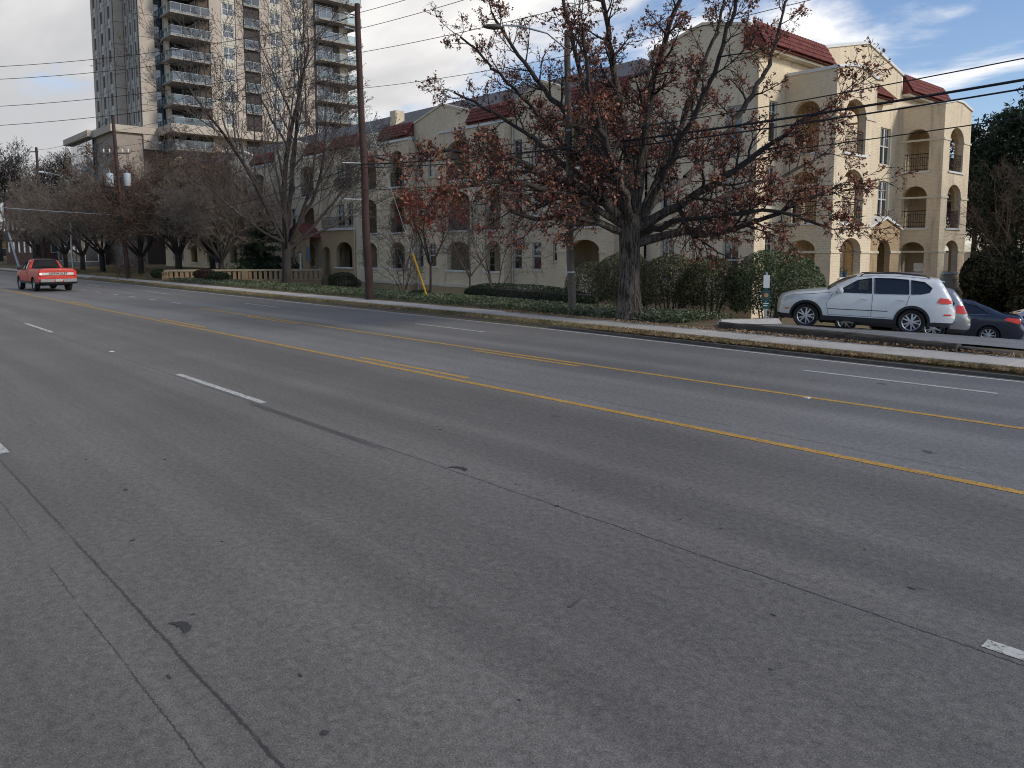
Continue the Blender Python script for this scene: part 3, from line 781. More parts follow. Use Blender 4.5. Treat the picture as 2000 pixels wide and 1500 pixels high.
mb = MB(); panel(mb, (XE, 0, 0), (0, 1), [(YE0, -1.9), (YE1, -1.9), (YE1, 11.3), (46.85, 11.3), (46.8, 12.15), (42.4, 13.15), (37.75, 12.15), (37.7, 11.3), (YE0, 11.3)], hol, .3)
bpart('wall', mb, M['cream'])
for cy, w, z0, z1 in ew: window(XE, cy, z0, z1, w, 'e', True, w > 1, blind=1.0 if w > 1 else None)
M['door'] = mat('pale_door', (.42, .44, .42), .5, .1)
mb = MB(); mb.box(XE-.2, XE-.12, 41.78, 42.87, .42, 2.68); bpart('door', mb, M['door'])
mb = MB()
for p, q in (((37.55, 12.11), (42.4, 13.15)), ((42.4, 13.15), (46.97, 12.11))):
    mb.add([(XE+.08, p[0], p[1]), (XE+.08, q[0], q[1]), (XE-.4, q[0], q[1]), (XE-.4, p[0], p[1]), (XE+.08, p[0], p[1]+.15), (XE+.08, q[0], q[1]+.15), (XE-.4, q[0], q[1]+.15), (XE-.4, p[0], p[1]+.15)], [(0,1,2,3),(4,7,6,5),(0,4,5,1),(1,5,6,2),(2,6,7,3),(3,7,4,0)])
bpart('gable_coping', mb, M['white_trim'])
for y0 in (34.1, 46.6):
    loggia((XE, y0), (0, 1), 4.0, 2.46, [(.92, 2.98)], (True, True), ztop=10.25, zb=-1.9, back=.6, gable=.30)
tile_eave((XE, 31.25), (0, 1), 6.4, 11.15, 12.15, .60, hipL=.0)
tile_eave((XE, 46.9), (0, 1), 5.9, 11.15, 12.15, .60)
tile_eave((XE, 40.3), (0, 1), 4.2, 10.35, 11.2, .75, hipL=.3, hipR=.9)
# return of the tile mansard over the street corner
mb = MB(); mb.box(-19.65, XE+.02, 31.22, 31.795, 11.13, 12.05); bpart('eave_return', mb, M['clay'])
# entrance porch on the end front
mb = MB(); panel(mb, (-17.9, 0, 0), (0, 1), [(40.55, -1.7), (44.3, -1.7), (44.3, 3.42), (42.42, 3.95), (40.55, 3.42)], [arch(41.6, 43.15, .2, 2.25, 2.85)], .3)
panel(mb, (-18.2, 40.55, 0), (-1, 0), rect(0, .98, -1.7, 3.40), [], -.3)
panel(mb, (-18.2, 44.3, 0), (-1, 0), rect(0, .98, -1.7, 3.40), [], .3)
bpart('porch_wall', mb, M['tan'])
mb = MB()
for p, q in (((40.4, 3.40), (42.42, 3.97)), ((42.42, 3.97), (44.45, 3.40))):
    mb.add([(-17.8, p[0], p[1]), (-17.8, q[0], q[1]), (-19.18, q[0], q[1]), (-19.18, p[0], p[1]), (-17.8, p[0], p[1]+.13), (-17.8, q[0], q[1]+.13), (-19.18, q[0], q[1]+.13), (-19.18, p[0], p[1]+.13)], [(0,1,2,3),(4,7,6,5),(0,4,5,1),(1,5,6,2),(2,6,7,3),(3,7,4,0)])
bpart('porch_roof', mb, M['white_trim'])
mb = MB()
for a, b in ((40.5, 41.63), (43.12, 44.35)): mb.box(-17.898, -17.84, a, b, 2.15, 2.26)
bpart('impost_band', mb, M['cream_trim'])
mb = MB(); mb.box(-31.5, XE-.31, YS+.31, 52.7, 11.2, 11.3); bpart('flat_roof', mb, M['shingle'])
mb = MB(); panel(mb, (XE-.3, 53.0, 0), (-1, 0), rect(0, 12, -1.9, 11.3), [], .3); panel(mb, (-31.5, 52.7, 0), (0, -1), rect(0, 7.1, -1.9, 11.3), [], .3)
bpart('rear_wall', mb, M['cream'])
mb = MB(); panel(mb, (-25.6, 44.6, 0), (0, 1), [(0, 11.3), (3.2, 11.3), (1.6, 12.6)], [], .3); bpart('roof_pediment', mb, M['cream_trim'])
# rain pipe by the bays
mb = MB(); mb.tube([(-44.55, 31.22, 9.9), (-44.55, 31.22, -.5)], .05, 8); bpart('downpipe', mb, M['cream_trim'], True)
mb = MB(); mb.tube([(-51.98, 30.62, 9.6), (-51.98, 30.62, -.5)], .05, 8); bpart('downpipe', mb, M['cream_trim'], True)

for x_ in (-41.5, -34.85, -30.75, -62.0, -73.0):
    mb = MB(); mb.tube([(x_, 31.22, 9.9), (x_, 31.22, -.5)], .045, 8); bpart('downpipe', mb, M['cream_trim'], True)
# ---- things on the balconies and in the loggias
M['terracotta'] = mat('flowerpot', (.08, .11, .13), .7, .2)
M['pot_plant'] = mat_leaf('pot_plant_leaves', [(.03, .06, .02), (.07, .10, .03)], 20)
def pot(x, y, z, s, label):
    t_ = thing('flower_pot', label, 'flower pot', (x, y, z), 0, 'pots on the loggia sill')
    q = MB(); q.lathe([(0, 0), (.10*s, 0), (.14*s, .2*s), (.15*s, .2*s), (.15*s, .24*s), (.12*s, .24*s), (.11*s, .2*s), (0, .2*s)], 'z', 12); q.obj('pot', M['terracotta'], t_, smooth=True)
    rr_ = np.random.default_rng(int(x*100) % 97); n = 40
    c = rr_.normal(0, .07*s, (n, 3)) + (0, 0, .32*s); V, Fq = leaf_quads(c, .06*s, rr_); link('leaves', np_mesh('leaves', V, Fq, M['pot_plant']), t_)
def leaf_quads(C, size, rng, flat=0.0, elong=1.6):
    C = np.asarray(C, np.float64); n = len(C)
    a = rng.normal(size=(n, 3)); a[:, 2] *= (1-flat*.7); a /= np.linalg.norm(a, axis=1)[:, None] + 1e-9
    b = rng.normal(size=(n, 3)); b[:, 2] *= (1-flat*.9); b -= a*(a*b).sum(1)[:, None]; b /= np.linalg.norm(b, axis=1)[:, None] + 1e-9
    s = (size*(.6+.8*rng.random(n)))[:, None] if np.isscalar(size) else size[:, None]
    V = np.stack([C-a*s*elong*.5, C+b*s*.38+a*s*.1, C+a*s*elong*.5, C-b*s*.38+a*s*.1], 1)
    return V.reshape(-1, 3), np.arange(4*n).reshape(n, 4)
pot(-16.93, 35.35, 1.065, 1.1, 'dark flower pot on the corner loggia sill, nearer the street')
pot(-16.93, 36.0, 1.065, .9, 'small teal flower pot on the corner loggia sill, beside a darker one')

def chair(label, x, y, z, rot, m):
    t_ = thing('patio_chair', label, 'chair', (x, y, z), rot)
    q = MB(); q.box(-.24, .24, -.24, .24, .42, .46); q.obj('seat', m, t_)
    q = MB(); q.add([(-.24, .20, .46), (.24, .20, .46), (.24, .30, .92), (-.24, .30, .92), (-.24, .24, .46), (.24, .24, .46), (.24, .34, .92), (-.24, .34, .92)], [(0,1,2,3),(7,6,5,4),(0,3,7,4),(1,5,6,2),(3,2,6,7),(0,4,5,1)]); q.obj('backrest', m, t_)
    for sx in (-.21, .21):
        for sy in (-.21, .21): q = MB(); q.box(sx-.02, sx+.02, sy-.02, sy+.02, 0, .42); q.obj('leg', m, t_)
chair('white patio chair on the ground floor loggia behind the white car', -18.2, 47.9, .66, R(30), M['win_white'])
chair('dark patio chair inside the ground floor loggia left of the oak', -28.9, 31.6, .62, R(-40), M['iron'])
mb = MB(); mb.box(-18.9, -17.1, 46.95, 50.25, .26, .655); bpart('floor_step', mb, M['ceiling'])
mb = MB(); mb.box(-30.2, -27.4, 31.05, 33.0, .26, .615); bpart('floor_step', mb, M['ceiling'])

# ================================================================== APARTMENT TOWER
TO = (-112, 40, 0)
tower = thing('apartment_tower', 'tall beige concrete apartment tower with glass railed balconies rising behind the trees', 'building', TO)
TA = neg(TO)
M['tw_beige'] = mat('tower_beige_panel', (.46, .39, .31), .85, .10, .6, .15, 12)
M['tw_grey'] = mat('tower_grey_panel', (.36, .345, .305), .8, .10, .6, .15, 12)
M['tw_cream'] = mat('tower_cream_panel', (.56, .52, .42), .85, .08, .8, .1, 12)
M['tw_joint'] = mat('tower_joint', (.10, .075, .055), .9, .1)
M['tw_recess_shade'] = mat('tower_recess_shade', (.065, .055, .048), .9, .15)  # balcony recess shade put into a near-black wall colour
M['tw_slab'] = mat('tower_slab_edge', (.31, .285, .25), .8, .08)
M['tw_glass'] = mat_glass('tower_rail_glass', (.50, .62, .62), .7, .2, (.10, .14, .14))
M['tw_rail'] = mat('tower_rail_paint', (.42, .46, .45), .5, .08)
M['tw_pane'] = mat_glass('tower_window_glass', (.35, .4, .42), .7, .6, (.13, .14, .14))
M['hall_glass'] = mat_glass('hall_glass', (.5, .55, .58), .95, .85, (.20, .245, .27))
M['tw_blue'] = mat_glass('tower_blue_glass', (.25, .31, .34), .7, .7, (.045, .065, .08))
FH = 2.83; F0 = 15.0                                             # storey height, first modelled floor head
NF = 10
ZF = [16.0 + FH*i for i in range(NF)]                              # floor levels above the podium deck (18.1)
ZTOP = 46.5
def tpart(name, mb, m, smooth=False): return mb.obj(name, m, tower, TA, 0, smooth)
# core volumes in joint colour, panels are hung on them
mb = MB(); mb.box(-128, -105.25, 39.6, 61.4, 0, ZTOP)
mb.box(-114.2, -108.35, 33.1, 39.6, 0, ZTOP)
mb.box(-124.6, -114.25, 31.85, 39.6, 0, ZTOP)
tpart('core', mb, M['tw_joint'])
_tp = {}
def tpanel(facing, plane, a0, a1, z0, z1, m, th=.22, name='wall_panel'):
    g = .025
    w, h = a1-a0-2*g, z1-z0-2*g
    key = (round(w, 3), round(h, 3), th, m.name)
    if key not in _tp:
        q = MB(); q.box(0, w, 0, th, 0, h); _tp[key] = q.mesh(name, m)
    if facing == 's': return link(name, _tp[key], tower, (a0+g-TO[0], plane-TO[1], z0+g-TO[2]))
    return link(name, _tp[key], tower, (plane-TO[0], a0+g-TO[1], z0+g-TO[2]), PI/2)
_tw = {}
def twin(facing, plane, c, z0, w, h, grid=(2, 2)):
    key = (round(w, 2), round(h, 2), grid)
    if key not in _tw:
        q = MB(); a = .06
        q.box(-w/2, -w/2+a, -.03, .05, 0, h); q.box(w/2-a, w/2, -.03, .05, 0, h); q.box(-w/2+a, w/2-a, -.03, .05, 0, a); q.box(-w/2+a, w/2-a, -.03, .05, h-a, h)
        for i in range(1, grid[0]): x = -w/2+w*i/grid[0]; q.box(x-.035, x+.035, -.026, .045, a, h-a)
        for i in range(1, grid[1]): z = h*i/grid[1]; q.box(-w/2+a, w/2-a, -.02, .04, z-.03, z+.03)
        p = MB(); p.add([(-w/2+.02, .03, .02), (w/2-.02, .03, .02), (w/2-.02, .03, h-.02), (-w/2+.02, .03, h-.02)], [(0, 1, 2, 3)])
        _tw[key] = (q.mesh('window', M['win_white']), p.mesh('pane', M['tw_pane']))
    f, p = _tw[key]
    loc = (c-TO[0], plane-TO[1], z0-TO[2]) if facing == 's' else (plane-TO[0], c-TO[1], z0-TO[2])
    o = link('window', f, tower, loc, 0 if facing == 's' else PI/2); link('pane', p, o)
def rail(p0, p1, z, h=1.05):
    p0, p1 = Vector((p0[0], p0[1], z)), Vector((p1[0], p1[1], z)); d = p1-p0; L = d.length; u = d/L
    q = MB(); q.tube([p0+Vector((0, 0, h)), p1+Vector((0, 0, h))], .04, 6); q.tube([p0+Vector((0, 0, .08)), p1+Vector((0, 0, .08))], .035, 6)
    n = max(1, round(L/1.15))
    for i in range(n+1): q.tube([p0+u*L*i/n, p0+u*L*i/n+Vector((0, 0, h))], .035, 5, False)
    o = tpart('balcony_rail', q, M['tw_rail'])
    g = MB(); a, b = p0, p1
    g.add([tuple(a+Vector((0, 0, .10))), tuple(b+Vector((0, 0, .10))), tuple(b+Vector((0, 0, h-.05))), tuple(a+Vector((0, 0, h-.05)))], [(0, 1, 2, 3)])
    link('rail_glass', g.mesh('rail_glass', M['tw_glass']), o)
def tslab(x0, x1, y0, y1, z, th=.22):
    q = MB(); q.box(x0, x1, y0, y1, z-th, z); tpart('balcony_slab', q, M['tw_slab'])
XF = -105.03
ZP = 18.15                                                        # podium deck
floors = [ZP + FH*i for i in range(-1, NF)]
strips = [(40.95, 42.5, 'b'), (42.5, 44.4, 'w'), (44.45, 45.55, 'b'), (45.55, 47.8, 'd'), (47.8, 49.2, 'b'), (49.2, 51.0, 'w'), (51.05, 52.4, 'b'), (52.4, 54.3, 'w'), (54.45, 55.9, 'b')]
for i, z in enumerate(floors):
    zt = z+FH
    for a, b, k in strips:
        if k == 'b': tpanel('e', XF, a, b, z, zt, M['tw_beige'])
        elif k == 'w':
            zs = z+.98; zh = z+2.55; c = (a+b)/2; w = 1.45
            tpanel('e', XF-.02, a, b, z, zs, M['tw_cream']); tpanel('e', XF-.02, a, b, zh, zt, M['tw_cream'])
            tpanel('e', XF-.02, a, c-w/2, zs, zh, M['tw_cream']); tpanel('e', XF-.02, c+w/2, b, zs, zh, M['tw_cream'])
            twin('e', XF-.12, c, zs, w, zh-zs)
        else:                                                       # shallow balcony recess, its wall painted dark as shade
            q = MB(); q.box(-105.24, -105.2, a, b, z, zt); tpart('recess_wall', q, M['tw_recess_shade'])
            tslab(-105.2, -104.75, a+.02, b-.02, z+.02, .2)
            if i != 1: rail((-104.80, a+.05), (-104.80, b-.05), z+.02)
    # corner balconies with slender column, doors in the recess behind, its shade painted on the wall
    tslab(-108.2, -104.2, 35.7, 40.85, z+.03)
    rail((-104.28, 35.8), (-104.28, 40.8), z+.03); rail((-108.1, 35.8), (-104.28, 35.8), z+.03)
    twin('e', -105.15, 38.6, z+.1, 2.6, 2.1, (3, 1)) if False else None
    q = MB(); q.box(-107.9, -107.2, 35.95, 36.5, z+.04, zt-.20); tpart('column', q, M['tw_beige'])
    q = MB(); q.box(-108.3, -105.3, 39.45, 39.55, z+.05, zt-.2); tpart('recess_wall', q, M['tw_recess_shade'])
    twin('s', 39.40, -106.6, z+.12, 1.9, 2.1, (3, 1))
    # long balconies at the far end
    tslab(-105.2, -103.4, 56.0, 62.9, z+.03); tslab(-110, -105.3, 61.45, 62.9, z+.03)
    rail((-103.5, 56.05), (-103.5, 62.8), z+.03)
    q = MB(); q.box(-105.24, -105.14, 56.0, 60.0, z+.04, zt-.2); tpart('recess_wall', q, M['tw_recess_shade'])
    twin('e', -105.1, 57.6, z+.12, 2.6, 2.1, (3, 1))
    tpanel('e', XF-.02, 60.0, 61.4, z, zt, M['tw_beige'])
    # street-facing wings: grey strips with narrow windows
    for x0, x1, yp, cols in ((-114.15, -108.35, 33.02, 3), (-124.55, -114.3, 31.77, 3)):
        bw = (x1-x0)/cols; 
        for j in range(cols):
            a, b = x0+bw*j, x0+bw*(j+1); c = (a+b)/2; w = .30*bw
            wz0, wz1 = z+.75, z+2.3
            tpanel('s', yp, a+.12, c-w/2, z, zt, M['tw_beige'] if j == 0 else M['tw_grey']); tpanel('s', yp, c+w/2, b-.12, z, zt, M['tw_grey'])
            tpanel('s', yp+.06, c-w/2, c+w/2, z, wz0, M['tw_cream']); tpanel('s', yp+.06, c-w/2, c+w/2, wz1, zt, M['tw_cream'])
            twin('s', yp+.12, c, wz0, w, wz1-wz0, (2, 1))
    tpanel('e', -108.13, 33.1, 35.0, z, zt, M['tw_beige']); tpanel('e', -114.03, 31.85, 33.0, z, zt, M['tw_beige'])
    # blue glass between wing and balconies
    q = MB(); q.box(-108.34, -108.26, 35.05, 39.5, z+.03, z+1.25); tpart('spandrel_glass', q, M['tw_blue'])
    q = MB(); q.box(-108.34, -108.28, 35.05, 36.6, z+1.3, zt-.03); q.box(-108.34, -108.28, 36.65, 39.5, z+1.3, zt-.03); tpart('curtain_glass', q, M['tw_blue'])
# podium deck edge and the glass hall
mb = MB(); mb.box(-108, -102.9, 34.9, 63.6, ZP-1.0, ZP+.06); mb.box(-116.4, -108, 29.2, 35.38, ZP-.9, ZP-.02); mb.box(-129.6, -116.45, 28.6, 40, ZP-.75, ZP+.1)
tpart('podium_cornice', mb, M['tw_beige'])
mb = MB(); mb.box(-108, -105.1, 41, 61, 0, ZP-1-FH); mb.box(-128, -116.9, 29.6, 39, 0, ZP-.76); mb.box(-116.6, -108.4, 29.7, 39, 0, ZP-.91); mb.box(-108.38, -104.4, 35.6, 39.4, 0, ZP-1.01-FH)
tpart('podium_wall', mb, mat('podium_shaded_brown', (.30, .25, .20), .85, .12))  # beige wall painted brown to hold the shade below the cornice
for i in range(8):
    q = MB(); x0 = -128.4+i*1.45; q.box(x0+.04, x0+1.41, 29.25, 29.33, 6.0, ZP-.8); tpart('hall_glass', q, M['hall_glass'])
for i in range(5):
    q = MB(); y0 = 29.4+i*1.3; q.box(-116.78, -116.7, y0+.04, y0+1.26, 6.0, ZP-.8); tpart('hall_glass', q, M['hall_glass'])

# ================================================================== LOW BUILDINGS FAR DOWN THE STREET
M['red_brick'] = mat_brick('red_brick', (.155, .075, .058), var=.15)
M['far_roof'] = mat('far_roof', (.06, .058, .06), .9, .2)
def far_house(name, label, x0, x1, y0, y1, h, wall, roof_h, wins, roof='flat'):
    o = thing(name, label, 'building', ((x0+x1)/2, y0, 0)); T = neg(((x0+x1)/2, y0, 0))
    q = MB(); q.box(x0, x1, y0, y1, -.2, h); q.obj('wall', wall, o, T)
    q = MB()
    if roof == 'flat': q.box(x0-.3, x1+.3, y0-.3, y1+.3, h, h+.4)
    else:
        m = (y0+y1)/2
        q.add([(x0-.4, y0-.4, h), (x1+.4, y0-.4, h), (x1+.4, y1+.4, h), (x0-.4, y1+.4, h), (x0-.2, m, h+roof_h), (x1+.2, m, h+roof_h)], [(0, 1, 5, 4), (2, 3, 4, 5), (1, 2, 5), (3, 0, 4), (0, 3, 2, 1)])
    q.obj('roof', M['far_roof'], o, T)
    for (f, c, z, w, hh) in wins:
        q = MB()
        if f == 's': q.box(c-w/2, c+w/2, y0-.06, y0-.005, z, z+hh)
        else: q.box(x1+.005, x1+.06, c-w/2, c+w/2, z, z+hh)
        fr = q.obj('window', M['win_white'], o, T)
        q = MB(); e = .1
        if f == 's': q.box(c-w/2+e, c+w/2-e, y0-.08, y0-.062, z+e, z+hh-e)
        else: q.box(x1+.062, x1+.08, c-w/2+e, c+w/2-e, z+e, z+hh-e)
        q.obj('pane', M['tw_pane'], fr)
far_house('brick_house', 'red brown brick building with flat roof behind the bare trees', -150, -128, 24, 40, 11.0, M['red_brick'], 0,
          [('e', 26.5+3.2*i, 2+3.3*k, 1.2, 1.7) for i in range(4) for k in range(3)] + [('s', -147+4*i, 2+3.3*k, 1.2, 1.7) for i in range(5) for k in range(3)])
far_house('yellow_house', 'small ochre house with a lit white porch at the far end of the street', -190, -178, 26, 36, 4.2, mat('ochre_wall', (.42, .26, .10), .85, .1), 2.4,
          [('e', 28 + 2.6*i, 1.2, 1.1, 1.6) for i in range(3)] + [('s', -188+3*i, 1.2, 1.1, 1.6) for i in range(3)], 'pitched')
far_house('grey_house', 'low grey building with shaded shopfront behind the row of street trees', -122, -110, 25.5, 28.4, 4.0, mat('grey_wall', (.20, .18, .16), .85, .1), 0,
          [('e', 26.8, .9, 1.6, 2.0)] + [('s', -120+2.4*i, .9, 1.6, 2.0) for i in range(5)])

# ================================================================== VEHICLES
def paint(name, col, rough=.28, metal=0.0, coat=.6):
    t = NT(name); p = t.pos(True)
    d = t.rng(t.noise(p, 3, 5, .6), .3, .75, 1.0, .93)
    t.done(t.scale(col, d), rough, metal, .5); t.b.inputs['Coat Weight'].default_value = coat; t.b.inputs['Coat Roughness'].default_value = .06
    return t.m
M['car_glass'] = mat_glass('car_glass', (.30, .34, .34), .60, .45, (.012, .014, .016))
M['car_glass_dark'] = mat_glass('car_privacy_glass', (.14, .15, .16), .55, .75, (.010, .011, .013))
t = NT('truck_rear_glass'); M['truck_rear_glass'] = t.done((.006, .006, .007), .55, 0, .12)
M['tail_red'] = mat('tail_lamp_red', (.78, .05, .03), .2, .05, 8, spec=.6)
M['lamp_clear'] = mat('lamp_clear', (.60, .62, .62), .15, .05, 8, spec=.7)
M['amber'] = mat('amber_lens', (.55, .20, .04), .25, .05, 8)
M['seat'] = mat('car_seat', (.06, .055, .05), .8, .1)
M['plate'] = mat('number_plate', (.40, .42, .38), .4, .15, 30)
M['white_car'] = paint('white_car_paint', (.70, .70, .68))
M['silver_car'] = paint('silver_car_paint', (.36, .36, .35), .3, .6)
M['navy_car'] = paint('dark_navy_car_paint', (.014, .018, .035), .22)
M['grey_car'] = paint('pale_silver_car_paint', (.45, .47, .49), .28, .5)
M['red_truck'] = paint('red_truck_paint', (.54, .036, .015), .5, 0, .05)

def pip(poly, x, z):
    c = False; j = len(poly)-1
    for i in range(len(poly)):
        a, b = poly[i], poly[j]
        if (a[1] > z) != (b[1] > z) and x < (b[0]-a[0])*(z-a[1])/(b[1]-a[1]) + a[0]: c = not c
        j = i
    return c
def densify(pts, step=.09):
    out = []
    for (a, b) in zip(pts, pts[1:]):
        n = max(1, int(math.hypot(b[0]-a[0], b[1]-a[1])/step))
        for i in range(n): out.append((a[0]+(b[0]-a[0])*i/n, a[1]+(b[1]-a[1])*i/n))
    out.append(pts[-1]); return out
def catmull(pts, k=4):
    out = []
    for i in range(len(pts)-1):
        p0, p1, p2, p3 = pts[max(i-1, 0)], pts[i], pts[i+1], pts[min(i+2, len(pts)-1)]
        for j in range(k):
            t = j/k
            out.append(tuple(.5*((2*p1[q]) + (-p0[q]+p2[q])*t + (2*p0[q]-5*p1[q]+4*p2[q]-p3[q])*t*t + (-p0[q]+3*p1[q]-3*p2[q]+p3[q])*t**3) for q in (0, 1)))
    out.append(tuple(pts[-1])); return out

class Car:
    """x runs from the nose (0) to the tail (L); z up; half width by W(x, z)."""
    def __init__(s, name, label, S, loc, rotz, pm, group=None):
        s.S = S; s.L = S['L']; s.root = thing(name, label, S.get('cat', 'car'), loc, rotz, group)
        s.hx = S['hubs']; s.hr = S['tyre']; s.c0 = sum(s.hx)/2; s.pm = pm
        segs = []; s.top = []; s.cls = []
        raw = S['top']                                             # list of (cls, [(x,z)...]) joined end to end
        for cls, pts in raw:
            c = catmull(pts, 3)
            if s.top: c = c[1:]
            for p in c: s.top.append(p); s.cls.append(cls)
        s.tx = [p for p in s.top]
        s.build()
    def ztop(s, x):
        best = None
        for a, b in zip(s.top, s.top[1:]):
            if min(a[0], b[0]) - 1e-6 <= x <= max(a[0], b[0]) + 1e-6 and abs(b[0]-a[0]) > 1e-6:
                z = a[1]+(b[1]-a[1])*(x-a[0])/(b[0]-a[0])
                best = z if best is None else max(best, z)
        return best if best is not None else s.S['belt']
    def W(s, x, z):
        S = s.S; w = S['W']; L = s.L; nf, nr = S.get('nf', (.95, .20)), S.get('nr', (.75, .13))
        if x < nf[0]: w *= 1 - nf[1]*((nf[0]-x)/nf[0])**2.3
        if x > L-nr[0]: w *= 1 - nr[1]*((x-L+nr[0])/nr[0])**2.3
        b = S['belt']
        if z <= b: w -= .045*((z-.72)/.5)**2
        else: w -= .045*((b-.72)/.5)**2 + S.get('tumble', .50)*(z-b) + .06*max(0, (z-b)-.35)
        e = s.ztop(x)-z
        if e < .14 and z < b+.14: w -= .085*(1-max(0, e)/.14)**2
        elif e < .10: w -= .09*(1-max(0, e)/.10)**2
        return w
    def P(s, x, z, sd, off=0.): return (x-s.c0, sd*(s.W(x, z)+off), z)
    def build(s):
        S = s.S; zs = S['sill']; r1, r2 = S['arch'], S['arch']+S.get('clad', .07)
        top = densify(s.top, .12)
        bot = []
        x = s.L - .12
        for h in sorted(s.hx, reverse=True):
            a0 = math.asin(max(-1, min(1, (zs-s.hr)/r1)))
            bot += [(h + r1*math.cos(a0 + (PI-2*a0)*i/16), s.hr + r1*math.sin(a0 + (PI-2*a0)*i/16)) for i in range(17)]
        outline = top + bot
        outd = outline
        verts = [Vector(p) for p in outd]; n0 = len(verts); edges = [(i, (i+1) % n0) for i in range(n0)]
        def poly(pts, closed=True):
            b = len(verts); pts = densify(pts + [pts[0]] if closed else pts, .10)
            if closed: pts = pts[:-1]
            for p in pts: verts.append(Vector(p))
            for i in range(len(pts)-(0 if closed else 1)): edges.append((b+i, b+(i+1) % len(pts)))
        for wn_, wp in S['windows']: poly(wp)
        for h in s.hx: poly([(h+r2*math.cos(PI*1.2*i/22-.1*PI), s.hr+r2*math.sin(PI*1.2*i/22-.1*PI)) for i in range(23)], False)
        zt = S.get('trim_z', zs+.10)
        poly([(s.hx[0]+.2, zt), (s.hx[1]-.2, zt)], False)
        gx = np.arange(.05, s.L, .115); gz = np.arange(zs+.04, 2.1, .085)
        for a in gx:
            for b in gz:
                if pip(outline, a, b): verts.append(Vector((a, b)))
        vo, eo, fo = delaunay_2d_cdt(verts, edges, [], 0, 1e-5)[:3]
        groups = {}
        for f in fo:
            cx = sum(vo[i].x for i in f)/3; cz = sum(vo[i].y for i in f)/3
            if not pip(outline, cx, cz): continue
            k = 'body'
            for j, (wn_, wp) in enumerate(S['windows']):
                if pip(wp, cx, cz): k = ('win', j); break
            if k == 'body' and (cz < zt or any(math.hypot(cx-h, cz-s.hr) < r2 for h in s.hx)): k = 'trim'
            groups.setdefault(k, []).append(f)
        body = MB(); trim = MB()
        for k, fl in groups.items():
            for sd in (-1, 1):
                if k in ('body', 'trim'):
                    mb = body if k == 'body' else trim
                    off = 0 if k == 'body' else .012
                    mb.add([s.P(v.x, v.y, sd, off) for v in vo], [(f if sd < 0 else f[::-1]) for f in fl])
                else:
                    name, wp = S['windows'][k[1]]
                    mb = MB(); idx = sorted({i for f in fl for i in f}); mp = {q: i for i, q in enumerate(idx)}
                    mb.add([s.P(vo[i].x, vo[i].y, sd, -.012) for i in idx], [tuple(mp[i] for i in (f if sd < 0 else f[::-1])) for f in fl])
                    o = mb.obj('side_window', M['car_glass'] if name == 'clear' else M['car_glass_dark'], s.root, smooth=True, angle=60)
                    fr = MB(); ring = densify(wp + [wp[0]], .1)
                    fr.tube([s.P(p[0], p[1], sd, .004) for p in ring], .014, 4, False); link('window_seal', fr.mesh('window_seal', M['black_plastic']), o)
        # cap over the top from nose to tail
        cl = {}
        tp = []
        i = 0
        td = densify(s.top, .12)
        def cls_at(p):
            bd, bc = 9, 'roof'
            for a, b, c in zip(s.top, s.top[1:], s.cls[1:]):
                vx, vz = b[0]-a[0], b[1]-a[1]; q = vx*vx+vz*vz or 1e-9
                t_ = max(0, min(1, ((p[0]-a[0])*vx+(p[1]-a[1])*vz)/q)); d = math.hypot(a[0]+vx*t_-p[0], a[1]+vz*t_-p[1])
                if d < bd - 1e-7: bd, bc = d, c
            return bc
        crown = dict(bumper=.10, hood=.045, windshield=.09, roof=.04, rear_window=.05, tailgate=.05, bed=.0)
        cs = [-1, -.94, -.86, -.7, -.45, -.2, 0, .2, .45, .7, .86, .94, 1]
        nrm = []
        for i in range(len(td)):
            a, b = td[max(i-1, 0)], td[min(i+1, len(td)-1)]; vx, vz = b[0]-a[0], b[1]-a[1]; l = math.hypot(vx, vz) or 1
            nrm.append((-vz/l, vx/l))
        mid = [cls_at(((a[0]+b[0])/2, (a[1]+b[1])/2)) for a, b in zip(td, td[1:])]
        cr = [crown[mid[0]]] + [(crown[mid[i-1]]+crown[mid[i]])/2 for i in range(1, len(mid))] + [crown[mid[-1]]]
        for _ in range(2): cr = [cr[0]] + [(cr[i-1]+2*cr[i]+cr[i+1])/4 for i in range(1, len(cr)-1)] + [cr[-1]]
        s.td, s.nrm, s.cr = td, nrm, cr
        grid = [[s.capP(i, c) for c in cs] for i in range(len(td))]
        parts = {}
        for i in range(len(td)-1):
            for j in range(len(cs)-1):
                k = 'body'; m = abs((cs[j]+cs[j+1])/2)
                if mid[i] in ('windshield', 'rear_window') and m < .90: k = mid[i]
                if mid[i] == 'bumper' and (td[i][1]+td[i+1][1])/2 < zt: k = 'trim'
                parts.setdefault(k, []).append((i, j))
        for k, cells in parts.items():
            mb = body if k == 'body' else (trim if k == 'trim' else MB())
            idx = sorted({q for (i, j) in cells for q in ((i, j), (i, j+1), (i+1, j+1), (i+1, j))}); mp = {q: n_ for n_, q in enumerate(idx)}
            mb.add([grid[i][j] for i, j in idx], [(mp[(i, j)], mp[(i, j+1)], mp[(i+1, j+1)], mp[(i+1, j)]) for i, j in cells])
            if k in ('windshield', 'rear_window'): mb.obj(k, M['car_glass'] if k == 'windshield' else M[S.get('rear_glass', 'car_glass_dark')], s.root, smooth=True, angle=60)
